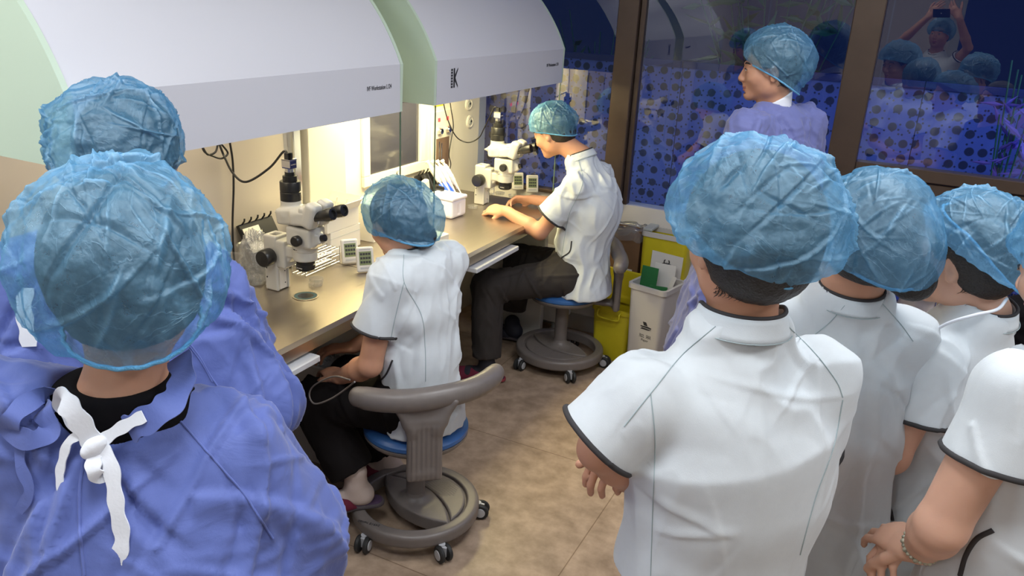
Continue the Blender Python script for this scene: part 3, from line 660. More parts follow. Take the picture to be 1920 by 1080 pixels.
# ---------------------------------------------------------------- microscopes
def make_scope():
    t = thing('stereo_microscope', 'nearer ivory trinocular microscope with black eyepieces on the nearer bench', 'microscope', (-1.985, 2.13, BZ), 'microscopes on the steel benches')
    iv, bk = M['ivory'], M['black']
    s = SDF(); s.box((0, 0, .105), (.030, .034, .105), .006); s.box((.034, 0, .04), (.012, .021, .05), .002, sub=True); s.box((0, 0, .20), (.016, .018, .03), .002, sub=True)
    sdfmesh('stand_column', s, .0035, iv, t, False, 1)
    MB().box((.022, -.018, .004), (.027, .018, .098), bev=.001).build('dovetail_plate', M['paper'], t)
    m = MB()
    for z in (.025, .07): m.cyl((.0268, .009, z), (.0285, .009, z), .0022, n=10)
    for z in (.05, .085): m.cyl((-.018, -.0335, z), (-.018, -.0352, z), .003, n=10)
    m.build('screw', bk, t)
    s = SDF(); s.box((.030, 0, .145), (.036, .032, .052), .006); s.box((.075, 0, .158), (.045, .022, .020), .005, k=.006); s.box((.070, 0, .135), (.034, .016, .012), .004, roty(-.75), .006); s.disc((.135, 0, .157), .043, .021, .003, k=.006)
    s.disc((.135, 0, .157), .036, .05, .001, sub=True)
    sdfmesh('focus_arm', s, .0035, iv, t, False, 1)
    for sg in (-1, 1):
        pr = [(.012, .030), (.012, .040), (.030, .044), (.0315, .050), (.0315, .082), (.028, .088), (.0, .089)]
        MB().lathe(pr, (.012, 0, .137), (0, sg, 0), 32).build('focus_knob', bk, t, True)
    s = SDF(); s.disc((.137, 0, .205), .044, .035, .004); s.box((.140, 0, .228), (.054, .045, .036), .010, k=.008); s.box((.195, 0, .222), (.018, .018, .018), .006, roty(-.3), .02); s.disc((.135, 0, .168), .036, .012, .003, k=.01)
    sdfmesh('zoom_body', s, .0035, iv, t, False, 1)
    for sg in (-1, 1): MB().lathe([(.011, .040), (.011, .048), (.0185, .051), (.0195, .068), (.016, .073), (0, .0735)], (.150, 0, .222), (0, sg, 0), 24).build('zoom_knob', bk, t, True)
    MB().lathe([(.011, 0), (.0125, .006), (.0125, .022), (0, .023)], (.205, 0, .226), (.94, 0, .3), 20).build('aperture_knob', bk, t, True)
    MB().lathe([(.034, .137), (.034, .128), (.0315, .126), (.0315, .122), (.034, .120), (.034, .104), (.028, .098), (.02, .098)], (.135, 0, 0), n=36).build('objective', bk, t, True)
    text('objective_lettering', 'OLYMPUS', .0055, M['paper'], t, (.135, -.0343, .110), np.stack([[1, 0, 0], [0, 0, 1], [0, -1, 0]], 1).astype(float))
    MB().lathe([(.042, .177), (.044, .179), (.044, .183)], (.135, 0, 0), n=32).build('clamp_ring', M['chrome'], t, True)
    # trinocular head: low wedge with a pointed nose at the rear, rising to the eyepiece housings
    s = SDF(); s.cone((.008, 0, .290), (.075, 0, .300), .004, .030, .01, (0, 1, 0), 1.55); s.box((.105, 0, .297), (.060, .048, .030), .012, roty(-.16), .012)
    s.box((.155, 0, .300), (.040, .056, .026), .010, roty(-.1), .006); s.disc((.080, 0, .335), .036, .016, .004, k=.008)
    s.cut((0, 0, .264), (0, 0, -1), .003); s.cut((.02, 0, .31), (-.5, 0, 1), .01) if False else None
    for sg in (-1, 1): s.ell((.11, sg*.066, .318), (.05, .012, .014), roty(-.2), .008, True)
    sdfmesh('trinocular_head', s, .0035, iv, t, False, 1)
    for sg in (-1, 1):
        s = SDF(); s.box((.196, sg*.031, .314), (.024, .0265, .046), .014, roty(.32)); s.box((.172, sg*.030, .308), (.022, .024, .034), .010, roty(.1), .004)
        sdfmesh('eyepiece_housing', s, .0035, iv, t, False, 1)
        ax = nrm((.955, 0, .295)); c = np.array([.213, sg*.031, .312])
        MB().lathe([(.0165, 0), (.0165, .024), (.0185, .026), (.0195, .040), (.0215, .046), (.0225, .070), (.0205, .079), (.014, .080), (.012, .072)], c, ax, 28).build('eyepiece', bk, t, True)
        MB().lathe([(.0119, .0745), (.001, .0755)], c, ax, 20).build('eye_lens', M['glass'], t, True)
        MB().cyl(c+ax*.012+np.array([0, 0, -.016]), c+ax*.012+np.array([0, 0, -.026]), .003, n=10).build('thumb_screw', M['chrome'], t)
    MB().lathe([(.036, .346), (.036, .376), (.034, .378), (.036, .380), (.036, .411), (.034, .414), (.025, .414), (.025, .432), (.017, .433), (.017, .446)], (.080, 0, 0), n=36).build('camera_adapter', bk, t, True)
    MB().lathe([(.0155, .446), (.0155, .459)], (.080, 0, 0), n=28).build('camera_mount', M['chrome'], t, True)
    cm = MB().box((.062, -.0175, .459), (.098, .0175, .490), bev=.001).build('camera', mat('camera_navy', (.02, .03, .14), .4), t)
    MB().box((.0615, -.018, .463), (.0985, -.0155, .490)).box((.0615, -.018, .486), (.0985, .018, .4915)).build('camera_shell', M['chrome'], cm)
    text('camera_lettering', 'OLYMPUS', .0055, M['paper'], cm, (.0985, 0, .471), RX)
    MB().box((.068, -.010, .4905), (.084, .010, .511)).cyl((.088, .004, .491), (.088, .004, .512), .004, n=10).build('cable_plug', bk, t)
    return t
SC1 = make_scope()
SC2 = dup(SC1, (-1.990, 3.70, BZ+.0), label='farther ivory trinocular microscope that the seated man looks into, on the far bench')
# ---------------------------------------------------------------- cables
def cable(P, r, label, seg=10): tag(MB().tube(spline(P, seg), r, 8).build('cable', M['black'], None, True), label, 'cable', None)
cx = SC1.location; c0 = np.array([cx[0]+.076, cx[1], cx[2]+.508])
Pw = lambda px, py, X: atx(px, py, X)
cable([c0, c0+[-.02, 0, .004], Pw(505, 315, -2.0), Pw(462, 341, -2.08), Pw(437, 325, -2.14), Pw(420, 292, -2.2), Pw(412, 272, -2.2), Pw(405, 250, -2.2)], .0042, 'thick black camera cable sagging from the nearer microscope to the underside of the hood')
cable([Pw(430, 262, -2.235), Pw(436, 300, -2.235), Pw(438, 350, -2.235), Pw(436, 420, -2.235), Pw(438, 475, -2.235), atz(442, 505, BZ+.006)], .004, 'black cable hanging straight down the panel to the left of the nearer microscope')
cable([Pw(376, 262, -2.2), Pw(383, 284, -2.2), Pw(400, 293, -2.2), Pw(416, 297, -2.2), Pw(427, 288, -2.2), Pw(420, 276, -2.2), Pw(410, 268, -2.2), Pw(404, 285, -2.2), Pw(390, 290, -2.2), Pw(381, 278, -2.2)], .0036, 'coiled black cable bundle under the edge of the nearer hood')
c1 = np.array([SC2.location[0]+.076, SC2.location[1], SC2.location[2]+.511])
cable([c1, c1+[-.02, -.01, 0], Pw(920, 215, -2.0), Pw(908, 240, -2.05), Pw(898, 258, -2.1), Pw(880, 267, -2.15), Pw(862, 262, -2.2), Pw(850, 248, -2.2), Pw(838, 220, -2.2), Pw(831, 190, -2.2), Pw(829, 170, -2.2)], .0032, 'thin dark camera cable looping from the farther microscope up under the hood')
cable([Pw(841, 168, -2.22), Pw(845, 200, -2.22), Pw(850, 235, -2.22), Pw(846, 262, -2.22), Pw(842, 290, -2.22), Pw(845, 310, -2.22), Pw(836, 338, -2.22)], .0028, 'thin dark cable hanging down the lit wall left of the farther microscope')
# ---------------------------------------------------------------- timers
def make_timer(loc, rz, label):
    t = thing('digital_timer', label, 'timer', loc, 'white digital timers on the steel benches', rz)
    R = rotx(-.28)
    s = SDF(); s.box(R@np.array([0, 0, .052]), (.035, .009, .050), .008, R)
    for sg in (-1, 1): pass
    sdfmesh('timer_case', s, .003, M['paper'], t, False, 1)
    def pl(a, b, y, name, m): MB().box((a[0], -y-.0009, a[1]), (b[0], -y, b[1]), R).build(name, m, t)
    pl((-.024, .030), (.024, .084), .0092, 'lcd_screen', M['cyl']); 
    m = MB()
    for i in range(3):
        for j in range(4): m.box((-.020+j*.0105, -.0108, .037+i*.016), (-.0115+j*.0105, -.0102, .046+i*.016), R)
    m.build('digits', M['print_'], t)
    m = MB(); m.box((-.022, -.0102, .014), (.022, -.0092, .022), R).box((-.022, -.0102, .089), (.022, -.0092, .094), R); m.build('button_slot', M['caster'], t)
    MB().tube([R@np.array([0, .009, .06]), np.array([0, .038, .002])], .002).build('stand', M['chrome'], t)
    return t
T1 = make_timer(tuple(atz(658, 495, BZ)), math.radians(52), 'white digital timer left of its pair beside the nearer microscope, by the wire rack')
T2 = dup(T1, atz(686, 511, BZ), math.radians(48), 'white digital timer right of its pair beside the seated woman, on the nearer bench')
T3 = dup(T1, atz(971, 357, BZ), math.radians(40), 'white digital timer nearer the farther microscope, on the far bench')
T4 = dup(T1, atz(998, 362, BZ), math.radians(36), 'white digital timer just in front of the seated man, right of its pair')
# ---------------------------------------------------------------- wire rack
def make_rack(loc, rz, label, nx=3, ny=10):
    t = thing('wire_rack', label, 'rack', loc, None, rz); dx, dy = .021, .022; Lx, Ly = nx*dx, ny*dy
    for z in (.006, .034, .062):
        m = MB()
        for i in range(nx+1): m.tube([(i*dx, 0, z), (i*dx, Ly, z)], .0016, 6)
        for j in range(ny+1): m.tube([(0, j*dy, z), (Lx, j*dy, z)], .0016, 6)
        m.build('wire_shelf', M['chrome'], t)
    for x in (0, Lx):
        for y in (0, Ly): MB().tube([(x, y, 0), (x, y, .07)], .0022, 8).build('corner_wire', M['chrome'], t)
    return t
make_rack((-2.04, 2.27, BZ), math.radians(2), 'chrome wire test tube rack behind the nearer microscope')
make_rack((-2.09, 3.80, BZ), math.radians(0), 'chrome wire rack behind the farther microscope', 3, 5)
# ---------------------------------------------------------------- dishes
def make_dish(loc, label, r=.026, h=.012):
    t = thing('petri_dish', label, 'dish', loc, 'clear petri dishes on the steel benches')
    MB().lathe([(r-.001, 0), (r, .001), (r, h), (r-.0014, h), (r-.0014, .0015), (0.0005, .0015)], n=32, cap=False).build('dish_base', M['acryl'], t, True)
    MB().lathe([(r+.0015, h-.004), (r+.0015, h+.002), (.0005, h+.002)], n=32, cap=False).build('dish_lid', M['acryl'], t, True)
    m = MB()
    for k in range(4): a = k*math.pi/2+.6; m.lathe([(.008, .0015), (.008, .008)], (.012*math.cos(a), .012*math.sin(a), 0), n=14, cap=False)
    m.build('dish_wells', M['acryl'], t, True)
    return t
D1 = make_dish(atz(592, 535, BZ), 'clear petri dish on the nearer bench, lower of two stacked between microscope and timers')
dup(D1, atz(592, 535, BZ)+[.002, .003, .0150], None, 'clear petri dish on the nearer bench, upper of two stacked between microscope and timers')
dup(D1, atz(480, 533, BZ), None, 'clear petri dish on the nearer bench, beside the bag lined beaker')
for q, lb in (((937, 365), 'clear petri dish on the far bench, just right of the farther microscope column'), ((962, 370), 'clear petri dish on the far bench, in front of the timers'), ((985, 374), 'clear petri dish on the far bench, nearest the seated man'), ((886, 390), 'clear petri dish on the far bench, beside the white foam box')): dup(D1, atz(*q, BZ), None, lb)
t = thing('stage_glass_inset', 'round heating stage glass with an added faint glow in the nearer steel bench below the microscope', 'glass inset', atz(573, 555, BZ+.0008))
MB().lathe([(.047, 0), (.047, .0012), (.041, .0014), (.041, .0004), (.001, .0004)], n=44).build('inset_ring', M['steel'], t, True)
MB().lathe([(.041, .0009), (.001, .0009)], n=44).build('inset_glass', mat('inset_glass_pale', (.42, .48, .42), .08, emis=(.5, .6, .5), es=.12), t, True)  # faint glow added so the stage glass looks paler
MB().lathe([(.028, .0013), (.001, .0014)], n=40).build('stage_opening', mat('dark_opening', (.03, .03, .03), .1), t, True)
# ---------------------------------------------------------------- beakers and bag
def make_beaker(loc, r, h, label, lip=.004):
    t = thing('glass_beaker', label, 'beaker', loc)
    MB().lathe([(r*.9, 0), (r, .006), (r, h-.004), (r+lip, h), (r+lip-.002, h), (r-.002, h-.006), (r-.002, .008), (.001, .006)], n=40, cap=False).build('beaker_wall', M['acryl'], t, True)
    return t
bl = atz(487, 538, BZ)+[-.05, .04, 0]
b1 = make_beaker(bl, .062, .145, 'large clear glass beaker lined with a crumpled clear bag, left of the nearer microscope')
b2 = make_beaker(bl+np.array([-.01, -.125, 0]), .05, .13, 'smaller clear glass beaker left of the bag lined one')
def crumple(name, c, rx, ry, rz_, seed, m, amp=.35, n=44, parent=None, label=None, cat=None):
    U = np.linspace(0, math.pi*.999, n); Vv = np.linspace(0, 2*math.pi, n*2, endpoint=False); P = []
    for u in U:
        for v in Vv: P.append((math.sin(u)*math.cos(v), math.sin(u)*math.sin(v), math.cos(u)))
    P = np.array(P); d = 1+amp*(ridge(P*1.8, seed)-.5)+amp*.7*(ridge(P*4.2, seed+2)-.5)+amp*.35*(ridge(P*9, seed+4)-.5); V = P*d[:, None]*[rx, ry, rz_]
    F = [(i*2*n+j, i*2*n+(j+1) % (2*n), (i+1)*2*n+(j+1) % (2*n), (i+1)*2*n+j) for i in range(n-1) for j in range(2*n)]
    o = mesh(name, V+np.array(c), np.array(F), m, parent, False); 
    if label: tag(o, label, cat)
    return o
crumple('liner_bag', (0, 0, .09), .052, .052, .095, 3, M['bag'], .35, 44, b1)
# ---------------------------------------------------------------- boxes behind the nearer bench
def carton(loc, sx, sy, sz, rz, label, m=None, open_=False, cat='box'):
    t = thing('storage_box', label, cat, loc, None, rz); m = m or M['paper']
    if open_:
        a = .003
        mb = MB().box((0, 0, 0), (sx, sy, a)).box((0, 0, a), (a, sy, sz)).box((sx-a, 0, a), (sx, sy, sz)).box((a, 0, a), (sx-a, a, sz)).box((a, sy-a, a), (sx-a, sy, sz))
        mb.build('box_body', m, t)
        mb = MB()
        mb.add([(sx, 0, sz), (sx, sy, sz), (sx+.02, sy, sz+.035), (sx+.02, 0, sz+.035)], [(0, 1, 2, 3)]); mb.add([(0, sy, sz), (sx, sy, sz), (sx, sy+.02, sz+.04), (0, sy+.02, sz+.04)], [(0, 1, 2, 3)])
        fl = mb.build('box_flap', m, t); md = fl.modifiers.new('s', 'SOLIDIFY'); md.thickness = .002
    else:
        MB().box((0, 0, 0), (sx, sy, sz), bev=.002).build('box_body', m, t)
        MB().box((-.001, -.001, sz*.72), (sx+.001, sy+.001, sz*.725)).build('lid_seam', M['seam'], t)
    return t
bx = carton((-2.21, 2.53, BZ), .15, .20, .10, 0, 'lower white carton of the stack behind the nearer timers')
bx2 = carton((-2.22, 2.51, BZ+.1015), .16, .21, .075, 0, 'upper open white carton holding straws, behind the nearer microscope', open_=True)
for k, (dx, dy, h) in enumerate(((.05, .10, .10), (.07, .15, .11), (.10, .17, .10), (.09, .06, .09))):
    tag(MB().tube([(-2.22+dx, 2.51+dy, BZ+.106), (-2.22+dx+.02, 2.51+dy+.008*k, BZ+.106+h)], .0026, 8).build('drinking_straw', M['panel']), 'pale slim straw standing in the open white carton', 'straw', 'straws in the open carton')
carton((-2.16, 2.78, BZ), .13, .20, .17, .05, 'cream carton on the far bench hidden partly by the seated woman', m=M['panel'])
carton(atz(800, 452, BZ)+[-.03, -.04, 0], .10, .11, .035, -.1, 'small low cream carton on the far bench just right of the seated woman', m=M['panel'])
t = thing('round_dish_lid', 'small round white lid lying on the far bench edge beside the seated woman', 'lid', atz(817, 462, BZ)+[-.01, 0, 0])
MB().lathe([(.034, 0), (.037, .003), (.037, .010), (.033, .013), (.001, .013)], n=32).build('lid_body', M['paper'], t, True)
# ---------------------------------------------------------------- pipettes
def make_pipette(parent_loc, lean, label, rz, group):
    t = thing('pipette', label, 'pipette', parent_loc, group, rz); d = nrm(lean); A = np.array([0, 0, 0.])
    MB().lathe([(.003, 0), (.005, .03), (.009, .07), (.012, .08), (.0135, .15), (.011, .17)], A, d, 16).build('pipette_body', M['paper'], t, True)
    MB().lathe([(.007, .17), (.007, .188), (.011, .19), (.011, .200), (0, .2005)], A, d, 16).build('plunger', M['paper'], t, True)
    MB().lathe([(.0128, .10), (.0139, .101), (.0139, .108), (.0128, .109)], A, d, 16).build('band', M['lightgrey'], t, True)
    return t
p0 = atx(905, 330, -2.02)
P1 = make_pipette((-2.035, 3.555, BZ+.075), (-.42, -.30, .86), 'white pipette leaning in the black rack, nearest the farther microscope', 0, 'white pipettes in the black rack')
for k in range(1, 4): dup(P1, (-2.035-.012*k, 3.555-.028*k, BZ+.075+.001*k), None, ['', 'white pipette second from the farther microscope in the black rack', 'white pipette third from the farther microscope in the black rack', 'white pipette farthest from the microscope in the black rack'][k])
def pip_stand(loc, label, rz=0):
    t = thing('pipette_rack', label, 'rack', loc, None, rz)
    R = roty(-.5)
    MB().box((-.05, 0, 0), (.05, .20, .012), bev=.003).build('rack_foot', M['black'], t)
    MB().box((-.012, .01, 0), (.004, .19, .20), R, (0, 0, 0)).build('rack_back', M['black'], t)
    for k in range(5): MB().tube([R@np.array([-.005, .03+k*.036, .196]), R@np.array([.02, .03+k*.036, .206]), R@np.array([.026, .03+k*.036, .214])], .0035).build('hook', M['black'], t)
    return t
ps = pip_stand((-2.10, 3.36, BZ), 'black sloping pipette rack on the far bench')
for k in range(3):
    R = roty(-.5); y = 3.40+k*.034
    tag(MB().cyl(np.array([-2.083, y, BZ])+R@np.array([.012, 0, .05]), np.array([-2.083, y, BZ])+R@np.array([.012, 0, .20]), .013, .016).build('dark_pipette', M['black'], None, True), ['black handled pipette left of the white ones in the black rack, leftmost of three', 'black handled pipette left of the white ones in the black rack, middle of three', 'black handled pipette left of the white ones in the black rack, rightmost of three'][k], 'pipette', 'black handled pipettes')
ps2 = pip_stand((-2.15, 2.20, BZ), 'black sloping pipette rack behind the nearer microscope, holding a lit white card')
R = roty(-.5); tag(MB().box(np.array([-2.15+.006, 2.215, BZ+.08]), np.array([-2.15+.009, 2.30, BZ+.18]), R, (-2.15, 2.2, BZ)).build('white_card', M['panel']), 'white card leaning on the black rack behind the nearer microscope', 'card')
t = thing('tablet_screen', 'small tablet with a glowing blue screen leaning behind the pipettes', 'tablet', (-2.03, 3.48, BZ+.012), None, 0); R = roty(-.5)
MB().box((-.004, -.06, 0), (.004, .06, .15), R, (0, 0, 0)).build('tablet_case', M['black'], t)
MB().box((.0041, -.052, .01), (.0046, .052, .14), R, (0, 0, 0)).build('screen', M['screen'], t)
t = thing('multichannel_handle', 'cream angled pipette grip with black knob leaning between foam box and wall', 'pipette', (-2.06, 3.30, BZ), None)
s = SDF(); s.box((0, .075, .055), (.014, .085, .015), .005, rotx(-.42)); s.box((-.02, -.01, .13), (.014, .018, .06), .006, rotx(.2), .01)
sdfmesh('grip', s, .004, M['panel'], t, False, 1)
MB().cyl((0.012, .02, .15), (.035, .06, .135), .012).build('black_knob', M['black'], t, True)
# foam ice box
t = thing('foam_box', 'white foam cool box with rimmed lid on the far bench', 'foam box', (-2.02, 3.385, BZ), None, math.radians(-4))
s = SDF(); s.box((0, 0, .048), (.078, .062, .043), .010); s.box((0, 0, .008), (.07, .055, .008), .004, k=.004); s.box((.078, 0, .045), (.004, .012, .028), .002, sub=True)
sdfmesh('box_body', s, .004, M['foam'], t, False, 1)
s = SDF(); s.box((0, 0, .099), (.082, .066, .008), .004); s.box((0, 0, .108), (.060, .046, .006), .003, sub=True)
for k in range(6): s.box((.045, -.035+k*.014, .103), (.008, .004, .003), .001)
sdfmesh('box_lid', s, .003, M['foam'], t, False, 1)
# acrylic holder with pens, cream bracket
t = thing('acrylic_holder', 'clear acrylic holder with thin walls by the lit wall of the far bench', 'holder', (-2.16, 3.25, BZ))
MB().box((0, 0, 0), (.10, .10, .003)).box((0, 0, 0), (.003, .10, .11)).box((.097, 0, 0), (.10, .10, .11)).box((0, .097, 0), (.10, .10, .11)).box((0, 0, .003), (.10, .003, .11)).build('holder_wall', M['acryl'], t)
t = thing('cream_stand', 'cream upright stand beside the red capped pens on the far bench', 'stand', (-2.14, 3.12, BZ))
s = SDF(); s.box((0, 0, .085), (.012, .030, .085), .004, rotx(.12)); s.box((.01, 0, .006), (.04, .03, .006), .002); sdfmesh('stand_body', s, .004, M['panel'], t, False, 1)
for k in range(4):
    x, y = -2.09+.012*k, 3.17+.008*(k % 2); t = thing('marker_pen', ['red capped pen nearest the cream stand, on the far bench', 'red capped pen second from the cream stand', 'black capped pen third from the cream stand', 'red capped pen farthest from the cream stand'][k], 'pen', (x, y, BZ), 'pens beside the cream stand')
    MB().cyl((0, 0, 0), (0, .004, .085), .0055, n=12).build('barrel', M['paper'], t, True); MB().cyl((0, .004, .085), (0, .006, .12), .006, n=12).build('cap', M['black'] if k == 2 else M['red'], t, True)
t = thing('glass_cylinder', 'clear glass cylinder lamp sleeve behind the seated woman, on the far bench', 'cylinder', (-2.10, 3.02, BZ)); MB().lathe([(.03, 0), (.03, .16)], n=24, cap=False).build('glass_wall', M['acryl'], t, True)
# ---------------------------------------------------------------- bins and carton by the window wall
def make_bin(name, label, loc, rz, sx, sy, h, m, rim=.008, taper=.86, rimm=None, open_=True):
    t = thing(name, label, 'bin', loc, None, rz); V = []; n = 8
    def ring(fx, fy, z, r):
        out = []
        for cx_, cy_, a0 in ((1, 1, 0), (-1, 1, 90), (-1, -1, 180), (1, -1, 270)):
            for k in range(5):
                a = math.radians(a0+k*22.5); out.append((cx_*(fx/2-r)+r*math.cos(a), cy_*(fy/2-r)+r*math.sin(a), z))
        return out
    rings = [ring(sx*taper, sy*taper, 0, .02), ring(sx, sy, h-.02, .025)]
    inn = [ring(sx-.008, sy-.008, h-.02, .022), ring(sx*taper-.008, sy*taper-.008, .01, .018)]
    V = sum(rings+inn, []); k = 20; F = []
    for j in range(3):
        for i in range(k): F.append((j*k+i, j*k+(i+1) % k, (j+1)*k+(i+1) % k, (j+1)*k+i))
    F.append(tuple(range(k))[::-1]); F.append(tuple(3*k+i for i in range(k)))
    MB().add(V, F).build('bin_body', m, t, True)
    R_ = [ring(sx+2*rim, sy+2*rim, h-.025, .028), ring(sx+2*rim, sy+2*rim, h, .028), ring(sx-.01, sy-.01, h, .022), ring(sx-.01, sy-.01, h-.025, .022)]
    F = [(j*k+i, j*k+(i+1) % k, ((j+1) % 4)*k+(i+1) % k, ((j+1) % 4)*k+i) for j in range(4) for i in range(k)]
    MB().add(sum(R_, []), F).build('rim', rimm or m, t, True); return t
bw = M['binw']
t = make_bin('waste_bin', 'yellow plastic waste bin with its lid flipped up against the carton', (-1.240, 3.900, 0), math.radians(-6), .22, .17, .30, M['yellow'])
s = SDF(); s.box((0, .080, .375), (.108, .006, .095), .006); s.box((0, .080, .30), (.108, .008, .02), .006, k=.01)
sdfmesh('open_lid', s, .004, M['yellow'], t, False, 1)
MB().tube(spline([(-.06, -0.092, .285), (-.062, -0.115, .285), (-.058, -0.118, .255), (.0, -0.118, .250), (.058, -0.118, .255), (.062, -0.115, .285), (.06, -0.092, .285)], 5), .005, 8).build('handle', M['yellow'], t, True)
t = make_bin('paper_bin', 'slim off white paper bin with black print, holding green card', (-1.015, 3.81, 0), math.radians(-12), .20, .22, .50, M['binw'], rim=.010, taper=.84)
ng = math.radians(-12); 
fr_ = np.stack([[1, 0, 0], [0, 0, 1], [0, -1, 0]], 1).astype(float); tl = rotx(math.radians(-1.2))
text('bin_lettering', '紙 類', .030, M['print_'], t, (.015, -.1010, .225), fr_); text('bin_lettering', 'Paper', .018, M['print_'], t, (.015, -.1003, .205), fr_)
m = MB(); z0 = .27
def poly2(pts): m.add([(x+.015, -.1038, z0+z) for x, z in pts], [tuple(range(len(pts)))])
poly2([(-.030, .012), (.030, .010), (.033, .016), (.012, .020), (-.030, .018)]); poly2([(-.030, .0), (.018, .0), (.034, .006), (-.02, .009)]); poly2([(-.012, .022), (.010, .022), (-.002, .045), (-.020, .042)])
m.build('paper_symbol', M['print_'], t)
gb = [(-1.065, 3.80, .40), (-1.005, 3.795, .37), (-.975, 3.80, .38)]
for k, (x, y, z) in enumerate(gb[:2]):
    tag(MB().box((x-.045, y-.004, z), (x+.045, y+.002, z+.17-.06*k), rotz(-.15+.3*k)@rotx(-.12), (x, y, z), bev=.002).build('green_card', M['green']), ['large green card standing in the white paper bin, nearer the yellow bin', 'small green card standing in the white paper bin, nearer the blue gown'][k], 'card')
tag(MB().box((-1.06, 3.87, .38), (-.95, 3.875, .575), rotx(-.1), (-1, 3.87, .38)).build('paper_sheet', M['paper']), 'white card sheet standing behind the green cards in the paper bin', 'paper')
tag(MB().box((-.985, 3.84, .40), (-.962, 3.846, .535), roty(.25), (-.97, 3.84, .4)).build('paper_slip', M['paper']), 'narrow white slip between the green cards in the paper bin', 'paper')
t = make_bin('clinical_bin', 'tall yellow clinical waste bin with white rim, at the back beside the carton', (-1.05, 4.048, 0), math.radians(-2), .25, .125, .70, M['yellow'], rim=.006, taper=.9, rimm=bw)
MB().box((-.125, -.058, .701), (-.075, .058, .716), bev=.003).build('lid_hinge', M['grey'], t)
s = [(-.06, -.070, .44), (.11, -.070, .44), (.115, -.074, .60), (-.055, -.074, .61)]
lb = MB().add(s, [(0, 1, 2, 3)]).build('hanging_label_bag', M['paper'], t)
m = MB(); c = (.03, .545)
for a in (90, 210, 330):
    r0 = math.radians(a); cx_, cz_ = c[0]+.016*math.cos(r0), c[1]+.016*math.sin(r0); P = [(cx_+.014*math.cos(b), -.078, cz_+.014*math.sin(b)) for b in np.linspace(r0+.7, r0+2*math.pi-.7, 14)]
    m.tube(P, .0028, 6)
m.tube([(c[0]+.010*math.cos(b), -.078, c[1]+.010*math.sin(b)) for b in np.linspace(0, 6.1, 14)], .002, 6); m.build('biohazard_symbol', M['print_'], lb)
t = thing('cardboard_carton', 'brown cardboard carton standing behind the yellow bin', 'carton', (-1.385, 4.040, 0), None, math.radians(-2))
a = .19; d_ = .075; h_ = .68
m = MB().box((-.01, 0, 0), (a, .005, h_)).box((-.01, d_-.005, 0), (a, d_, h_)).box((-.01, .005, 0), (-.005, d_-.005, h_)).box((a-.005, .005, 0), (a, d_-.005, h_)).box((-.005, .005, .3), (a-.005, d_-.005, .31)); m.build('carton_wall', M['card'], t)
MB().box((.10, -.0012, .42), (.16, -.0002, .46)).build('carton_label', M['paper'], t)
MB().box((.03, -.0012, .18), (.10, -.0002, .30)).build('carton_print', M['print_'], t)
def bagtop(name, label, c, rx, ry, z0, z1, seed):
    n = 72; V = []; prof = [(0, 0.0, .7), (.25, .02, .98), (.5, .03, 1.02), (.72, .015, 1.10), (.5, -.02, 1.2), (.2, -.06, 1.25), (-.1, -.1, 1.22)]
    for j, (zf, _, sc) in enumerate(prof):
        for i in range(n):
            a = 2*math.pi*i/n; wob = 1+.05*math.sin(7*a+j)+.04*math.sin(13*a+2*j+seed); V.append((c[0]+rx*sc*wob*math.copysign(abs(math.cos(a))**.6, math.cos(a)), c[1]+ry*sc*wob*math.copysign(abs(math.sin(a))**.6, math.sin(a)), z0+(z1-z0)*(zf/.72)+.006*math.sin(9*a+seed)))
    F = [(j*n+i, j*n+(i+1) % n, (j+1)*n+(i+1) % n, (j+1)*n+i) for j in range(len(prof)-1) for i in range(n)]
    return tag(mesh(name, V, np.array(F), M['bag'], None, True), label, 'bag')
bagtop('bin_liner', 'clear plastic liner bag folded over the brown carton', (-1.292, 4.075, 0), .100, .043, .63, .70, 1)
bagtop('bin_liner', 'clear plastic liner bag folded over the tall yellow clinical bin', (-1.05, 4.02, 0), .115, .078, .66, .70, 5) if False else None
# grey bin with plastic waste under the nearer bench
t = make_bin('under_bench_bin', 'grey white bin with clear plastic waste under the nearer bench', (-1.935, 2.33, 0), math.radians(0), .27, .24, .45, M['binw'], rim=.010, taper=.88)
for k, (x, y, z, r) in enumerate(((-1.97, 2.30, .385, .07), (-1.89, 2.35, .385, .06), (-1.95, 2.38, .375, .055))):
    crumple('plastic_wrapper', (x, y, z), r, r*.8, r*.6, 11+k, M['bag'], .6, 22, None, ['crumpled clear wrapper in the grey bin under the bench, on the left', 'crumpled clear wrapper in the grey bin under the bench, nearest the woman', 'crumpled clear wrapper in the grey bin under the bench, at the back'][k], 'wrapper')
# shelf cabinet feet seen behind the woman's stool
t = thing('drawer_pedestal', 'grey drawer pedestal on casters under the nearer bench end, behind the seated woman', 'pedestal', (-2.03, 2.60, 0))
MB().box((0, 0, .06), (.36, .32, .60), bev=.005).build('pedestal_body', M['lightgrey'], t)
for z in (.08, .34): MB().box((.361, .01, z), (.372, .31, z+.24), bev=.003).build('drawer', M['lightgrey'], t)
for x in (.04, .32):
    for y in (.04, .28): MB().cyl((x, y-.01, .028), (x, y+.01, .028), .028).box((x-.006, y-.006, .03), (x+.006, y+.006, .062)).build('caster', M['rubber'], t)
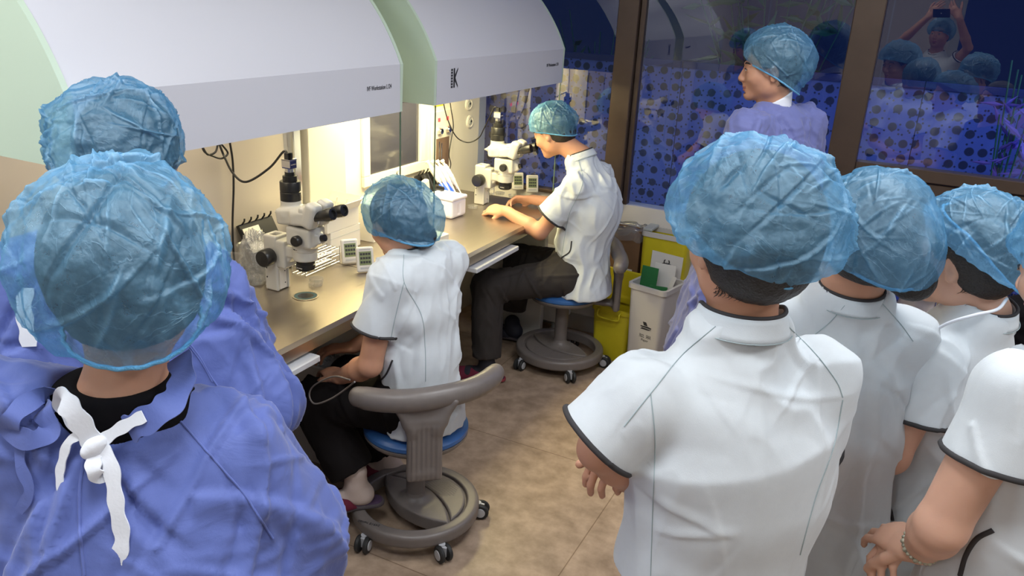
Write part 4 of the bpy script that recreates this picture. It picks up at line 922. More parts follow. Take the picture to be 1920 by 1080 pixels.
# dewar and blue drum at the right, beyond the front group
def dewar(loc, r, h, label):
    t = thing('steel_dewar', label, 'dewar', loc)
    MB().lathe([(r*.92, 0), (r, .02), (r, h*.78), (r*.93, h*.86), (r*.6, h*.94), (r*.3, h*.96), (r*.3, h), (0.001, h+.002)], n=48).build('vessel', M['dewar'], t, True)
    MB().tube([(r*1.1*math.cos(a), r*1.1*math.sin(a), h*1.02) for a in np.linspace(0, 6.28, 40)[:-1]], .011, 10, closed=True).build('top_ring', M['chrome'], t, True)
    for a in (.3, 2.4, 4.5): MB().tube([(r*1.0*math.cos(a), r*1.0*math.sin(a), h*.70), (r*1.1*math.cos(a), r*1.1*math.sin(a), h*1.02)], .010, 8).build('ring_post', M['chrome'], t, True)
    return t
dewar((-.18, 3.74, 0), .19, .80, 'brushed steel dewar glimpsed between the front men, left of two')
dewar((.26, 3.66, 0), .19, .82, 'brushed steel dewar glimpsed beside the bun haired person, right of two')
t = thing('steel_trolley', 'chrome railed trolley with blue side by the right window', 'trolley', (.62, 3.55, 0))
for x in (0, .5):
    for y in (0, .35): MB().tube([(x, y, 0), (x, y, .98)], .012, 10).build('post', M['chrome'], t, True)
for z in (.20, .60, .96): MB().tube([(0, 0, z), (.5, 0, z), (.5, .35, z), (0, .35, z)], .009, 8, closed=True).build('rail', M['chrome'], t, True)
MB().box((.012, .02, .22), (.02, .33, .90)).box((.02, .012, .22), (.49, .02, .90)).build('side_sheet', M['bluepanel'], t)
# ---------------------------------------------------------------- people
UPV = np.array([0, 0, 1.])
def headR(f, pitch=0, roll=0):
    """columns right, forward, up; pitch > 0 looks down, roll > 0 tilts to the right"""
    f = nrm((f[0], f[1], 0)); r = np.cross(f, UPV); R = np.stack([r, f, UPV], 1)
    return R@rotx(-pitch)@roty(roll)
def T(c, R, p): return np.array(c)+R@np.array(p, float)
def add_head(s, c, R, ears=True, sc=1.0, jaw=1.0):
    P = lambda *p: T(c, R, np.array(p)*sc)
    E = lambda p, r, k, sub=False, RR=None: s.ell(P(*p), np.array(r)*sc, R if RR is None else R@RR, k, sub)
    C = lambda a, b, ra, rb, k, sub=False, n=None, fl=1: s.cone(P(*a), P(*b), ra*sc, rb*sc, k, n, fl, sub)
    E((0, -.012, .030), (.074, .094, .088), .02)
    E((0, .026, -.030), (.060*jaw, .062, .080), .03)
    E((0, .070, -.092), (.022, .020, .020), .03)
    for g in (-1, 1):
        E((g*.046*jaw, .004, -.062), (.020, .030, .026), .035); E((g*.037, .058, -.026), (.024, .026, .022), .03)
        E((g*.031, .098, .006), (.016, .014, .012), .012, True)
        E((g*.031, .079, .004), (.0135, .0125, .0115), .005)
        C((g*.014, .088, .022), (g*.046, .078, .021), 0.0065, .005, .012)
        E((g*.011, .097, -.035), (.008, .010, .007), .006)
    C((0, .086, .010), (0, .103, -.030), .0075, .0115, .010)
    E((0, .090, -.048), (.010, .006, .010), .010)
    C((-.017, .081, -.062), (.017, .081, -.062), .0065, .0065, .006); C((0, .088, -.061), (0, .088, -.062), .0075, .0075, .006)
    C((-.013, .082, -.073), (.013, .082, -.073), .007, .007, .006)
    C((-.022, .0875, -.0675), (.022, .0875, -.0675), .0022, .0022, .003, True)
    E((0, .082, -.083), (.014, .006, .004), .006, True)
    if ears:
        for g in (-1, 1):
            RR = rotz(g*-.35)@rotx(-.12)
            E((g*.076, -.006, -.006), (.0075, .018, .031), .006, False, RR); E((g*.0845, -.002, -.002), (.006, .010, .017), .004, True, RR)
            E((g*.078, -.002, -.030), (.006, .009, .010), .006); E((g*.077, .006, -.008), (.004, .004, .008), .003)
def add_hand(s, w, d, n, side, curl=.5, spread=.03, thumb=.6, sc=1.0, curls=None):
    """w wrist, d wrist to knuckles, n out of the palm, side: +1 when the thumb is on cross(d, n)"""
    w = np.array(w, float); d = nrm(d); n = nrm(np.array(n)-d*(np.array(n)@d)); u = np.cross(d, n)*side
    s.cone(w-d*.02, w+d*.03*sc, .0245*sc, .030*sc, .012, n, .62); s.cone(w+d*.025*sc, w+d*.074*sc, .033*sc, .036*sc, .012, n, .40)
    s.cone(w+d*.02*sc+u*.020*sc+n*.006, w+d*.05*sc+u*.022*sc+n*.008, .015*sc, .012*sc, .012)
    L = [(.040, .025, .020), (.044, .028, .021), (.041, .026, .020), (.032, .020, .018)]; off = (.029, .0095, -.0105, -.0285); ln = (.084, .088, .085, .078)
    cs = curls or (curl, curl*1.05, curl*1.1, curl*1.2)
    for j in range(4):
        p = w+d*ln[j]*sc+u*off[j]*sc; a = 0; r = (.0092, .0096, .009, .008)[j]*sc; dirb = nrm(d+u*(1.5-j)*spread)
        s.cone(p-dirb*.02*sc, p, r*1.1, r, .008)
        for k in range(3):
            a += cs[j]*(.85, 1.1, .7)[k]; dd = dirb*math.cos(a)+n*math.sin(a); q = p+dd*L[j][k]*sc
            s.cone(p, q, r, r*.91, .0022); r *= .91; p = q
    p = w+d*.022*sc+u*.022*sc+n*.006; b = nrm(d*.72+u*.62+n*.35*thumb*1.6); r = .0125*sc
    for k in range(3):
        q = p+b*(.040, .032, .026)[k]*sc; s.cone(p, q, r, r*.9, .004); p = q; r *= .9; b = nrm(b+n*.35*thumb-u*.30*thumb)
class Person: pass
def person(label, head, R, neck, shL, shR, elL, elR, wrL, wrR, pel, face, skin='skin', hw=.10, legs=None, sc=1.0, chest=None, hands=None, jaw=1.0, headsc=1.0, armr=1.0, root=None, group=None):
    """builds the continuous skin (head, neck, trunk, arms, hands); clothing is added by the garment builders"""
    p = Person(); p.f = nrm((face[0], face[1], 0)); p.r = np.cross(p.f, UPV)
    for k, v in dict(head=head, neck=neck, shL=shL, shR=shR, elL=elL, elR=elR, wrL=wrL, wrR=wrR, pel=pel).items(): setattr(p, k, np.array(v, float))
    p.R = R; p.sc = sc; p.hsc = headsc; mid = (p.shL+p.shR)/2
    p.chest = np.array(chest, float) if chest is not None else mid*.72+p.pel*.28
    p.lat = nrm((p.shR-p.shL)); p.mid = mid
    loc = root if root is not None else (p.pel[0], p.pel[1], 0)
    p.t = thing('person', label, 'person', loc, group)
    s = SDF(); add_head(s, p.head, R, sc=headsc, jaw=jaw)
    s.cone(T(p.head, R, (0, -.022*headsc, -.045)), p.neck+UPV*.01, .051*sc, .054*sc, .03)
    s.cone(p.neck, p.neck-UPV*.05, .056, .062, .03); s.cone(p.shL, p.shR, .038, .038, .03); s.cone(p.chest, p.pel, .085*sc, .085*sc, .05, p.lat, 1.35)
    s.cone(mid-UPV*.05+p.f*.015, p.chest+p.f*.01, .055, .07, .04, p.lat, 1.4)
    a = armr
    for sh, el, wr in ((p.shL, p.elL, p.wrL), (p.shR, p.elR, p.wrR)):
        s.cone(sh, el, .046*a, .038*a, .02); d = wr-el; s.cone(el, el+d*.3, .038*a, .040*a, .015); s.cone(el+d*.3, wr, .039*a, .0255*a, .012)
    hands = hands or {}
    for key, wr, el, sd in (('L', p.wrL, p.elL, 1), ('R', p.wrR, p.elR, -1)):
        h = dict(d=wr-el, n=-p.f*.3-UPV*.2+(p.r if key == 'L' else -p.r), curl=.45, thumb=.5); h.update(hands.get(key, {}))
        add_hand(s, wr, h['d'], h['n'], sd*h.get('flip', 1), h['curl'], h.get('spread', .03), h['thumb'], sc*h.get('sc', 1.0), h.get('curls'))
    p.body = sdfmesh('body', s, .0042, M[skin], p.t, True, 1)
    # eyes, brows, lips
    for g in (-1, 1):
        e = T(p.head, R, np.array((g*.031, .0825, .003))*headsc); m = SDF(); 
        eb = MB(); U = [e+R@(np.array([.0112*math.cos(t)*1.15, .0105-.004*math.cos(t)**2, .0035*math.sin(t)])*headsc) for t in np.linspace(0, 6.283, 20)[:-1]]
        eb.add(U, [tuple(range(len(U)))]).build('eye', M['eye'], p.t, False, True)
        ir = [e+R@(np.array([.0042*math.cos(t), .0112, .0034*math.sin(t)])*headsc) for t in np.linspace(0, 6.283, 16)[:-1]]
        MB().add(ir, [tuple(range(len(ir)))]).build('iris', M['iris'], p.t, False, True)
        MB().tube([T(p.head, R, np.array(q)*headsc) for q in ((g*.018, .0915, .024), (g*.030, .0905, .029), (g*.043, .084, .028), (g*.050, .077, .024))], [.002, .0032, .003, .0015], 8).build('eyebrow', M['hair'], p.t, True, True)
        MB().tube([T(p.head, R, np.array(q)*headsc) for q in ((g*.019, .0905, .003), (g*.026, .0945, .0085), (g*.034, .0935, .009), (g*.043, .087, .004))], [.0008, .0014, .0014, .0008], 6).build('eyelid_line', M['hair'], p.t, True, True)
    ls = SDF(); 
    ls.cone(T(p.head, R, np.array((-.015, .0835, -.0625))*headsc), T(p.head, R, np.array((.015, .0835, -.0625))*headsc), .0062, .0062, .003); ls.ell(T(p.head, R, np.array((0, .0895, -.062))*headsc), (.010, .0065, .0052), R, .004); ls.ell(T(p.head, R, np.array((0, .0868, -.0725))*headsc), (.013, .0068, .0058), R, .002)
    ls.cone(T(p.head, R, np.array((-.022, .0935, -.0675))*headsc), T(p.head, R, np.array((.022, .0935, -.0675))*headsc), .0018, .0018, .002, sub=True)
    sdfmesh('lips', ls, .002, M['lips'], p.t, True, 1)
    return p
def add_hair(p, bun=None, nape=-.055, length=0, wisps=True, hv=1.0):
    R = p.R; s = SDF(); h = p.hsc
    s.ell(T(p.head, R, np.array((0, -.016, .032))*h), np.array((.081, .100, .094))*h*hv, R)
    s.ell(T(p.head, R, np.array((0, -.048, -.02))*h), np.array((.068, .064, .060))*h*(.5+.5*hv), R, .02)
    s.cut(T(p.head, R, np.array((0, .050, .030))*h), R@np.array((0, .80, -.60)), .004)
    s.cut(T(p.head, R, np.array((0, -.03, nape))*h), R@np.array((0, .35, -1)), .006)
    for g in (-1, 1): s.ell(T(p.head, R, np.array((g*.085, .012, -.03))*h), np.array((.03, .030, .045))*h, R, .01, True)
    if bun is not None: s.ell(T(p.head, R, np.array(bun[:3])), (bun[3],)*3, R, .02)
    o = sdfmesh('hair', s, .0045, M['hair'], p.t, True, 1, lambda V: .0025*noise((V-p.head)@R*[160, 40, 40], 3))
    if wisps:
        m = MB(); r = random.Random(5)
        for i in range(260):
            a = r.uniform(-2.6, 2.6); x = .064*math.sin(a*.55)*1.0; y = -.078*math.cos(a*.55)-.01; z = nape+r.uniform(.006, .024)
            q = T(p.head, R, np.array((x, y, z))*h); d = R@nrm((r.uniform(-.3, .3), -.12+r.uniform(-.1, .1), -1)); l = r.uniform(.005, .012)
            m.tube([q, q+d*l*.5+R@np.array([0, .002, 0]), q+d*l+R@np.array([0, .011, 0])], [.0006, .0005, .0002], 4)
        m.build('nape_hair', M['hair'], p.t, True, True)
    return o
def cap(p, ax=(0, -.42, 1), ctr=(0, -.02, .045), rad=(.115, .135, .115), ring=((0, -.004, .006), (.083, .104)), th=112, seed=1, m='cap', amp=1.0, n=(120, 220), bag=None, name='bouffant_cap', drop=.018, ncr=95):
    """gathered bouffant cap: inflated shell from crown down, tucked in to an elastic ring"""
    R = p.R; w_ = nrm(ax); e1 = np.array([1., 0, 0]); e2 = np.cross(w_, e1); e2 = nrm(e2)
    nu, nv = n; U = np.linspace(0, 1, nu); Vv = np.linspace(0, 2*math.pi, nv, endpoint=False); uu, vv = np.meshgrid(U, Vv, indexing='ij')
    rs = np.random.RandomState(seed)
    thm = math.radians(th); t = np.clip(uu/.84, 0, 1)*thm; t = np.maximum(t, 1e-3)
    D = (np.sin(t)*np.cos(vv))[..., None]*e1+(np.sin(t)*np.sin(vv))[..., None]*e2+np.cos(t)[..., None]*w_
    S_ = np.zeros_like(D); a, b, c = rad
    S_ = (np.sin(t)*np.cos(vv))[..., None]*e1*a+(np.sin(t)*np.sin(vv))[..., None]*e2*b+np.cos(t)[..., None]*w_*c
    if bag is not None:                       # slack pocket hanging towards a direction
        bd = nrm(bag[:3]); S_ = S_*(1+bag[3]*np.clip((D@bd-.15)/.85, 0, 1)**1.6)[..., None]
    Pn = np.array(ctr)+S_
    q = D.reshape(-1, 3); cr = np.zeros(len(q)); dis = np.zeros(len(q))
    dis += .010*noise(q*1.9, seed)+.006*noise(q*4.2, seed+1)
    for k in range(ncr):                      # straight sharp creases, most running towards the gathered edge
        c0 = nrm(rs.normal(size=3)+w_*.35); me = w_-c0*(w_@c0); td = rs.normal(size=3); td = nrm(td-c0*(td@c0)); td = nrm(nrm(me)*rs.choice([0, 1.4, .7])+td)
        bn = np.cross(c0, td); rel = q-c0; u_ = rel@td; v_ = rel@bn+rs.uniform(-.35, .35)*u_**2; L_ = rs.uniform(.18, .75); wd = rs.uniform(.025, .085)
        wn = np.clip(1.25-np.abs(u_)/L_, 0, 1)*(q@c0 > 0); g = np.where(v_ > 0, np.clip(1-v_/(wd*.38), 0, 1), np.clip(1+v_/wd, 0, 1))*wn
        sg = rs.choice([1, 1, -1]); dis += sg*rs.uniform(.0022, .0062)*(wd/.055)**.6*g
        if sg > 0: cr = np.maximum(cr, g**2.2*rs.uniform(.3, .9))
    dis += .0007*noise(q*22, seed+51)+.0018*noise(q*8, seed+52)
    gath = np.clip((uu.ravel()-.45)/.55, 0, 1)
    pl = np.sin(vv.ravel()*17+3*noise(q*3, seed+60))+.7*np.sin(vv.ravel()*31+4*noise(q*4, seed+61))
    dis += gath**1.5*.0024*pl; cr = np.maximum(cr, gath**4*.55*np.clip(pl, 0, 1))
    dis = dis*amp
    # ring
    rc, rr2 = np.array(ring[0]), ring[1]
    Rg = rc+(np.cos(vv)*rr2[0]*(1+.015*np.sin(vv*23)))[..., None]*e1+(np.sin(vv)*rr2[1]*(1+.015*np.sin(vv*19)))[..., None]*e2
    Rg = Rg-np.array([0, 0, 1.])*(drop*np.clip(-np.sin(vv)+.15, 0, 1.15)**1.3)[..., None]
    sm = np.clip((uu-.80)/.20, 0, 1); sm = (sm*sm*(3-2*sm))[..., None]
    edge = Pn+q.reshape(Pn.shape)*dis.reshape(uu.shape)[..., None]
    Pf = edge*(1-sm)+Rg*sm
    nn = nrm; out = Pf.reshape(-1, 3)*p.hsc
    V = p.head+out@R.T
    F = [(i*nv+j, (i+1)*nv+j, (i+1)*nv+(j+1) % nv, i*nv+(j+1) % nv) for i in range(nu-1) for j in range(nv)]
    o = mesh(name, V, np.array(F), M[m], p.t, True, True)
    at = o.data.attributes.new('crease', 'FLOAT', 'POINT'); c_ = cr.copy(); c_[uu.ravel() > .97] = .8
    at.data.foreach_set('value', (c_*.9).astype(np.float32))
    el = MB().tube([p.head+R@(Rg[-1, j]*p.hsc) for j in range(0, nv, 2)], .0032, 6, closed=True).build('elastic_edge', M[m+'e'], o, True, False)
    el.data.transform(Matrix.Translation(-Vector(p.t.location)))
    return o
M['cape'] = mat('cap_elastic', (.16, .46, .74), .7, bump=.5, bscale=300); M['capde'] = mat('cap_elastic_deep', (.11, .34, .58), .7, bump=.5, bscale=300); M['capwe'] = mat('cap_elastic_pale', (.55, .62, .68), .7)
M['capw'] = M['cap']
def bvh(V, F): return BVHTree.FromPolygons([tuple(v) for v in V], [tuple(int(i) for i in f) for f in F])
def ring_on(B, c, ax, r=.25, n=40, lift=.001, ph=0):
    R = frame(ax); P = []
    for i in range(n):
        a = 2*math.pi*i/n+ph; d = R@np.array([math.cos(a), math.sin(a), 0]); h = B.ray_cast(Vector(c+d*r), Vector(-d), r)
        if h[0] is not None: P.append(np.array(h[0])+np.array(h[1])*lift)
    return np.array(P)
def seam_px(B, pts, r, m, parent, name, seg=14, lift=.0006):
    """a stitched line lying on the cloth: sampled on the garment surface itself"""
    P = spline([(x, y, 0) for x, y in pts], seg); out = []
    for x, y, _ in P:
        d = ray(x, y); h = B.ray_cast(Vector(CC), Vector(nrm(d)))
        if h[0] is not None: out.append(np.array(h[0])+np.array(h[1])*lift)
    if len(out) > 2: MB().tube(out, r, 6).build(name, m, parent, True, True)
def ccone(s, a, b, ra, rb, k, hollow=.022, n=None, fl=1.0, wall=.013):
    """sleeve: cone with an open flat end at b"""
    a = np.array(a, float); b = np.array(b, float); d = nrm(b-a); t = SDF(); t.cone(a, b+d*.06, ra, rb, 0, n, fl); f0 = t.p[0][0]
    s.func(lambda P: np.maximum(f0(P), (P-b)@d), (a+b)/2, np.linalg.norm(b-a)/2+max(ra, rb)+.01, k)
    return (f0, a, b, d, rb, hollow, wall)
def hollow(s, H):
    f0, a, b, d, rb, ho, wall = H
    s.func(lambda P: np.maximum(np.maximum(f0(P)+wall, -((P-b)@d)-ho), (P-b)@d-.012), b-d*ho/2, ho+rb, .002, True)
def folds(c, seed, amp, sz=(22, 22, 6), R=None, amp2=.0):
    def f(V):
        q = (V-c) if R is None else (V-c)@R; q = q*np.array(sz); w = noise(q*.35, seed+9)
        return amp*(ridge(q+w[:, None]*1.2, seed)-.55)*np.clip(.6+1.8*noise(q*.3, seed+5), 0, 1.3)+amp2*noise(q*2.6, seed+7)
    return f
def creases(V, N, seed, n, L=(.06, .25), w=(.008, .02), amp=(.003, .009), down=(0, 0, -1), spread=.6, zr=None):
    rs = np.random.RandomState(seed); out = np.zeros(len(V)); down = np.array(down, float); idx = np.arange(len(V))
    if zr is not None: idx = np.nonzero((V[:, 2] > zr[0]) & (V[:, 2] < zr[1]))[0]
    if len(idx) == 0: return out
    for _ in range(n):
        i = rs.choice(idx); c = V[i]; nn = N[i]; d = down+rs.normal(size=3)*spread; d = nrm(d-nn*(d@nn)); b = np.cross(nn, d); rel = V-c
        l = rs.uniform(*L); m = np.abs(rel).max(1) < l*1.4; r = rel[m]; u = r@d; v = r@b+rs.uniform(-1.2, 1.2)*u*u; ww = rs.uniform(*w); k = np.clip(1.3-np.abs(u)/l, 0, 1)*(np.abs(r@nn) < .07)*(N[m]@nn > 0)
        k = k*k*(3-2*k); g = np.where(v > 0, np.clip(1-v/(ww*.45), 0, 1), np.clip(1+v/(ww*1.5), 0, 1)); g = g*g*(3-2*g)
        out[m] += rs.choice([1, 1, -1])*rs.uniform(*amp)*g*k
    return out
def tunic(p, slL, slR, hem, seed=1, rt=(.125, .118, .120), fl=(1.32, 1.45), sr=(.062, .070), yoke=.055, amp=.005, matn='tunic', collar_h=.034, trim=True, neck_r=.066, back=None, legs_end=None, cuff_r=None, vneck=0.0, sz=(16, 16, 5), h=.0058, nk=None, ncr=34, cramp=(.002, .006)):
    """short sleeved tunic with stand collar and dark piping"""
    s = SDF(); rp, rm, rc = rt; lat = p.lat
    wst = (p.chest+p.pel)/2; hemc = np.array(hem, float)
    s.cone(hemc, wst, rp*1.03, rm, .05, p.r, fl[0]); s.cone(wst, p.chest, rm, rc, .05, lat, fl[0])
    s.cone(p.chest, p.mid-UPV*.035, rc, .088, .05, lat, fl[1])
    s.cone(p.shL, p.shR, yoke+.004, yoke+.004, .05); s.cone(p.neck-UPV*.012, p.mid-UPV*.01, .074, .090, .04, lat, 1.3)
    if back is not None: s.ell(back[0], back[1], None, .06)
    H = [ccone(s, p.shL, slL, sr[0], sr[1], .035), ccone(s, p.shR, slR, sr[0], sr[1], .035)]
    for q in H: hollow(s, q)
    ax = nrm(p.neck-p.mid+UPV*.12) if nk is None else nrm(nk)
    nb_ = p.neck; s.func(lambda P: np.maximum(np.linalg.norm((P-nb_)-((P-nb_)@ax)[:, None]*ax, axis=1)-neck_r-.002, -((P-nb_)@ax)-.004), nb_+ax*.08, .16, .005, True)
    if legs_end is None: s.cut(hemc, -UPV, .004)
    else: s.cut(hemc, legs_end, .004)
    V, F = s.mesh(h); V = relax(V, F, 2); N = normals(V, F); fo = folds(p.chest, seed, amp, sz, np.stack([p.r, p.f, UPV], 1), amp*.10)
    dz = fo(V)+creases(V, N, seed+3, ncr, (.05, .16), (.008, .02), cramp, spread=.8); V = V+N*dz[:, None]; V = relax(V, F, 1, .3)
    o = mesh('tunic', V, F, M[matn], p.t, True, True); p.B = bvh(V, F); p.tunic = o
    if trim:
        for (a, b) in ((p.shL, slL), (p.shR, slR)):
            a = np.array(a); b = np.array(b); d = nrm(b-a); P = ring_on(p.B, b-d*.006, d, sr[1]+.035, 48, .0005)
            if len(P) > 10: MB().tube(P, .0052, 8, closed=True).build('cuff_piping', M['trim'], o, True, True)
        c0 = p.neck-ax*.002; cR = frame(ax); fx = cR.T@p.f; fa = math.atan2(fx[1], fx[0]); V = []; n = 72; rows = 5
        for j in range(rows):
            for side in (0,):
                for i in range(n):
                    a = 2*math.pi*i/n; df = math.cos(a-fa); dip = (max(0, df)**2)*(.030+vneck); hh = collar_h*(1-.35*max(0, df))*j/(rows-1); rr = neck_r+.016-.012*j/(rows-1)+.004*max(0, df)
                    V.append(c0+cR@np.array([rr*math.cos(a), rr*math.sin(a), hh-dip]))
        F = [(j*n+i, j*n+(i+1) % n, (j+1)*n+(i+1) % n, (j+1)*n+i) for j in range(rows-1) for i in range(n)]
        co = mesh('collar', V, np.array(F), M[matn], o, True, True); md = co.modifiers.new('s', 'SOLIDIFY'); md.thickness = .0035; md.offset = 0
        top = [np.array(V[(rows-1)*n+i])+ax*.0015-(np.array(V[(rows-1)*n+i])-c0-ax*collar_h)*.02 for i in range(n)]
        MB().tube(top, .0038, 8, closed=True).build('collar_piping', M['trim'], o, True, True)
        MB().tube([np.array(V[i])+cR@np.array([math.cos(2*math.pi*i/n), math.sin(2*math.pi*i/n), 0])*.003+ax*.002 for i in range(n)], .0009, 6, closed=True).build('collar_seam', M['seam'], o, True, True)
    p.objs = [o]; return o
def trousers(p, hipc, kneeL, ankL, kneeR, ankR, m='trousers', r=(.125, .092, .072, .068), name='trousers', amp=.005):
    s = SDF(); hipc = np.array(hipc, float); g = p.r*(.085 if r[0] > .11 else .065); rr = r
    s.cone(hipc-g*.5, hipc+g*.5, rr[0], rr[0], .04); s.cone(hipc, (hipc+p.pel)/2+UPV*(.06 if rr[0] > .11 else .02), .115*min(1, rr[0]/.12), .11*min(1, rr[0]/.12), .05, p.r, 1.3)
    for sg, k, a in ((-1, kneeL, ankL), (1, kneeR, ankR)):
        k = np.array(k, float); a = np.array(a, float); s.cone(hipc+g*sg, k, rr[1], rr[2], .03); ccone(s, k, a, rr[2], rr[3], .025)
    V, F = s.mesh(.0065); V = relax(V, F, 2); N = normals(V, F); V = V+N*(folds(hipc, 31, amp, (18, 18, 9))(V)+creases(V, N, 5, 40, (.05, .2), (.008, .02), (.003, .008), spread=.8))[:, None]
    return mesh(name, V, F, M[m], p.t, True, True)
def shoe(p, a, d, m='slip', sm='sole', sock='sock', sockh=.10, name='slipper', ins=None, open_heel=True):
    """a = ankle position above the foot, d = pointing direction; slipper, sole, sock"""
    a = np.array(a, float); d = nrm((d[0], d[1], 0)); e = np.cross(d, UPV); z0 = a[2]-.085; b = np.array([a[0], a[1], z0])
    t = thing('tmp', None, None, (0, 0, 0)) if False else p.t
    s = SDF(); s.cone(a+UPV*sockh, a, .040, .036, .01); s.cone(a, b-d*.02+UPV*.045, .036, .034, .02); s.cone(b-d*.03+UPV*.042, b+d*.09+UPV*.032, .030, .026, .03, e, 1.15); s.cone(b+d*.09+UPV*.032, b+d*.15+UPV*.028, .027, .020, .02, e, 1.5)
    sk = sdfmesh('sock' if sock != 'skin' else 'foot', s, .004, M[sock], p.t, True, 1)
    s = SDF(); s.cone(b-d*.065, b+d*.04, .036, .039, .01, e, 1.0); s.cone(b+d*.04, b+d*.16, .039, .041, .02, e, 1.08)
    s.cut(b+UPV*.014, UPV); s.cut(b, -UPV); so = sdfmesh('sole', s, .004, M[sm], p.t, True, 1)
    s = SDF(); s.cone(b-d*.063, b+d*.04, .033, .036, .01, e, 1.0); s.cone(b+d*.04, b+d*.15, .036, .037, .02, e, 1.08)
    s.cut(b+UPV*.019, UPV); s.cut(b+UPV*.008, -UPV); sdfmesh('insole', s, .004, M['slipd' if m != 'slip' else 'insole'], p.t, True, 1)
    s = SDF(); s.cone(b-d*.01+UPV*.02, b+d*.04+UPV*.02, .038, .042, .01); s.cone(b+d*.04+UPV*.022, b+d*.155+UPV*.014, .045, .040, .02, e, 1.05)
    s.cut(b+UPV*.010, -UPV); s.cut(b+d*.005+UPV*.02, nrm(-d+UPV*.75)); s.cone(b-d*.02+UPV*.075, b+d*.03+UPV*.08, .046, .044, .01, sub=True)
    sdfmesh(name, s, .004, M[m], p.t, True, 1)
M['insole'] = mat('insole_purple', (.06, .03, .07), .8, bump=.2, bscale=400)
def gown(p, hem, slL, slR, seed=1, rt=(.20, .155, .135), fl=(1.3, 1.45), amp=.010, m='gown', neck_sub=.085, h=.0068, hands_cover=True, ncr=130, sr=(.080, .085, .070), yoke=.062, sz=(13, 13, 3.2), ext=None, neck_off=(0, 0, 0), relaxn=1):
    s = SDF(); rp, rm, rc = rt; lat = p.lat; hem = np.array(hem, float)
    wst = (p.chest*.5+p.pel*.5)
    s.cone(hem, wst, rp, rm, .06, p.r, fl[0]); s.cone(wst, p.chest, rm, rc, .06, lat, fl[0]); s.cone(p.chest, p.mid-UPV*.02, rc, .095, .06, lat, fl[1])
    s.cone(p.shL, p.shR, yoke, yoke, .05); s.cone(p.neck-UPV*.02, p.mid, .065, .085, .05, lat, 1.4)
    for sh, el, wr in ((p.shL, p.elL, slL), (p.shR, p.elR, slR)):
        s.cone(sh, el, sr[0], sr[1], .05); s.cone(el, wr, sr[1], sr[2], .04)
    for e in (ext or []): s.cone(*e)
    ax = nrm(p.neck-p.mid+UPV*.1); no = p.neck+np.array(neck_off)
    s.cone(no+ax*.14, no-ax*.012, neck_sub+.02, neck_sub-.012, .01, sub=True)
    s.cut(hem, -UPV, .01)
    V, F = s.mesh(h); V = relax(V, F, 3); N = normals(V, F); R = np.stack([p.r, p.f, UPV], 1); rel = V-no; hh_ = rel@ax; nk = np.clip((np.linalg.norm(rel-hh_[:, None]*ax, axis=1)-neck_sub-.004)/.035, 0, 1)
    V = V+N*nk[:, None]*(folds(p.chest, seed, amp, sz, R, amp*.12)(V)+folds(p.chest, seed+40, amp*.45, (9, 9, 24), R)(V)*np.clip((V[:, 2]-p.chest[2]+.35)*3, 0, 1))[:, None]; V = relax(V, F, relaxn, .3); N = normals(V, F); V = V+N*nk[:, None]*(creases(V, N, seed+5, ncr, (.06, .30), (.010, .028), (.005, .016), spread=.45)+creases(V, N, seed+6, ncr//2, (.04, .12), (.006, .014), (.002, .006), spread=1.0, zr=(p.chest[2]-.1, 9)))[:, None]; V = relax(V, F, 1, .25)
    o = mesh('gown', V, F, M[m], p.t, True, True); p.B = bvh(V, F); p.gown = o; return o
def ribbon(P, w_, t_, m, parent, name, up=None, world=True):
    P = spline(P, 8); T_ = np.gradient(P, axis=0); T_ /= np.linalg.norm(T_, axis=1)[:, None]; V = []; F = []
    for i, q in enumerate(P):
        nv = up if up is not None else -FW; sd = np.cross(T_[i], nv); sd /= np.linalg.norm(sd)+1e-9; nn = np.cross(sd, T_[i]); wv = w_*(1+.12*math.sin(i*.7))/2
        for a, b in ((1, 1), (1, -1), (-1, -1), (-1, 1)): V.append(q+sd*a*wv+nn*b*t_/2)
    n = len(P)
    for i in range(n-1):
        for k in range(4): F.append((i*4+k, i*4+(k+1) % 4, (i+1)*4+(k+1) % 4, (i+1)*4+k))
    F += [(0, 1, 2, 3), (4*n-1, 4*n-2, 4*n-3, 4*n-4)]
    return MB().add(V, F).build(name, m, parent, True, world)
A = np.array
def stand_legs(p, h_top=None, spread=.068, m='trousersb', r=(.078, .074, .062, .062)):
    b = p.pel; L = b-p.r*spread; Rr = b+p.r*spread; k = lambda q, z: A([q[0], q[1], z])
    trousers(p, k(b, b[2]), k(L, .47), k(L, .09), k(Rr, .47), k(Rr, .09), m, r)
    for q in (L, Rr): shoe(p, k(q, .085), p.f, 'slipd', 'sole', 'sock', .04)
# ---- seated woman at the nearer bench, back to the camera
c = aty(745, 418, 2.085); f = nrm((-.93, .30)); R = headR(f, .35, .05)
ne = aty(768, 482, 2.085); 
p = person('woman in white tunic and blue cap sitting on the nearer stool, back to the camera', c, R, ne, (-1.375, 1.965, .985), (-1.305, 2.205, 1.00), (-1.415, 1.915, .70), (-1.49, 2.24, .74), (-1.60, 1.985, .575), (-1.68, 2.17, .60), (-1.335, 2.09, .53), f, 'skin', chest=(-1.345, 2.09, .87), sc=.95,
    hands=dict(L=dict(d=(-.8, .5, -.1), n=(0, 0, -1), curl=.4), R=dict(d=(-.8, -.5, -.1), n=(0, 0, -1), curl=.4)), root=(-1.36, 2.105, 0), headsc=.95)
add_hair(p, bun=(.02, -.098, -.055, .042), hv=1.1); W1 = p
cap(p, ax=(0, -.25, 1), ctr=(0, -.022, .032), rad=(.120, .136, .124), ring=((0, -.026, -.030), (.084, .120)), th=122, seed=3, m='capd', bag=(.45, -.6, -.75, .26), drop=.028)
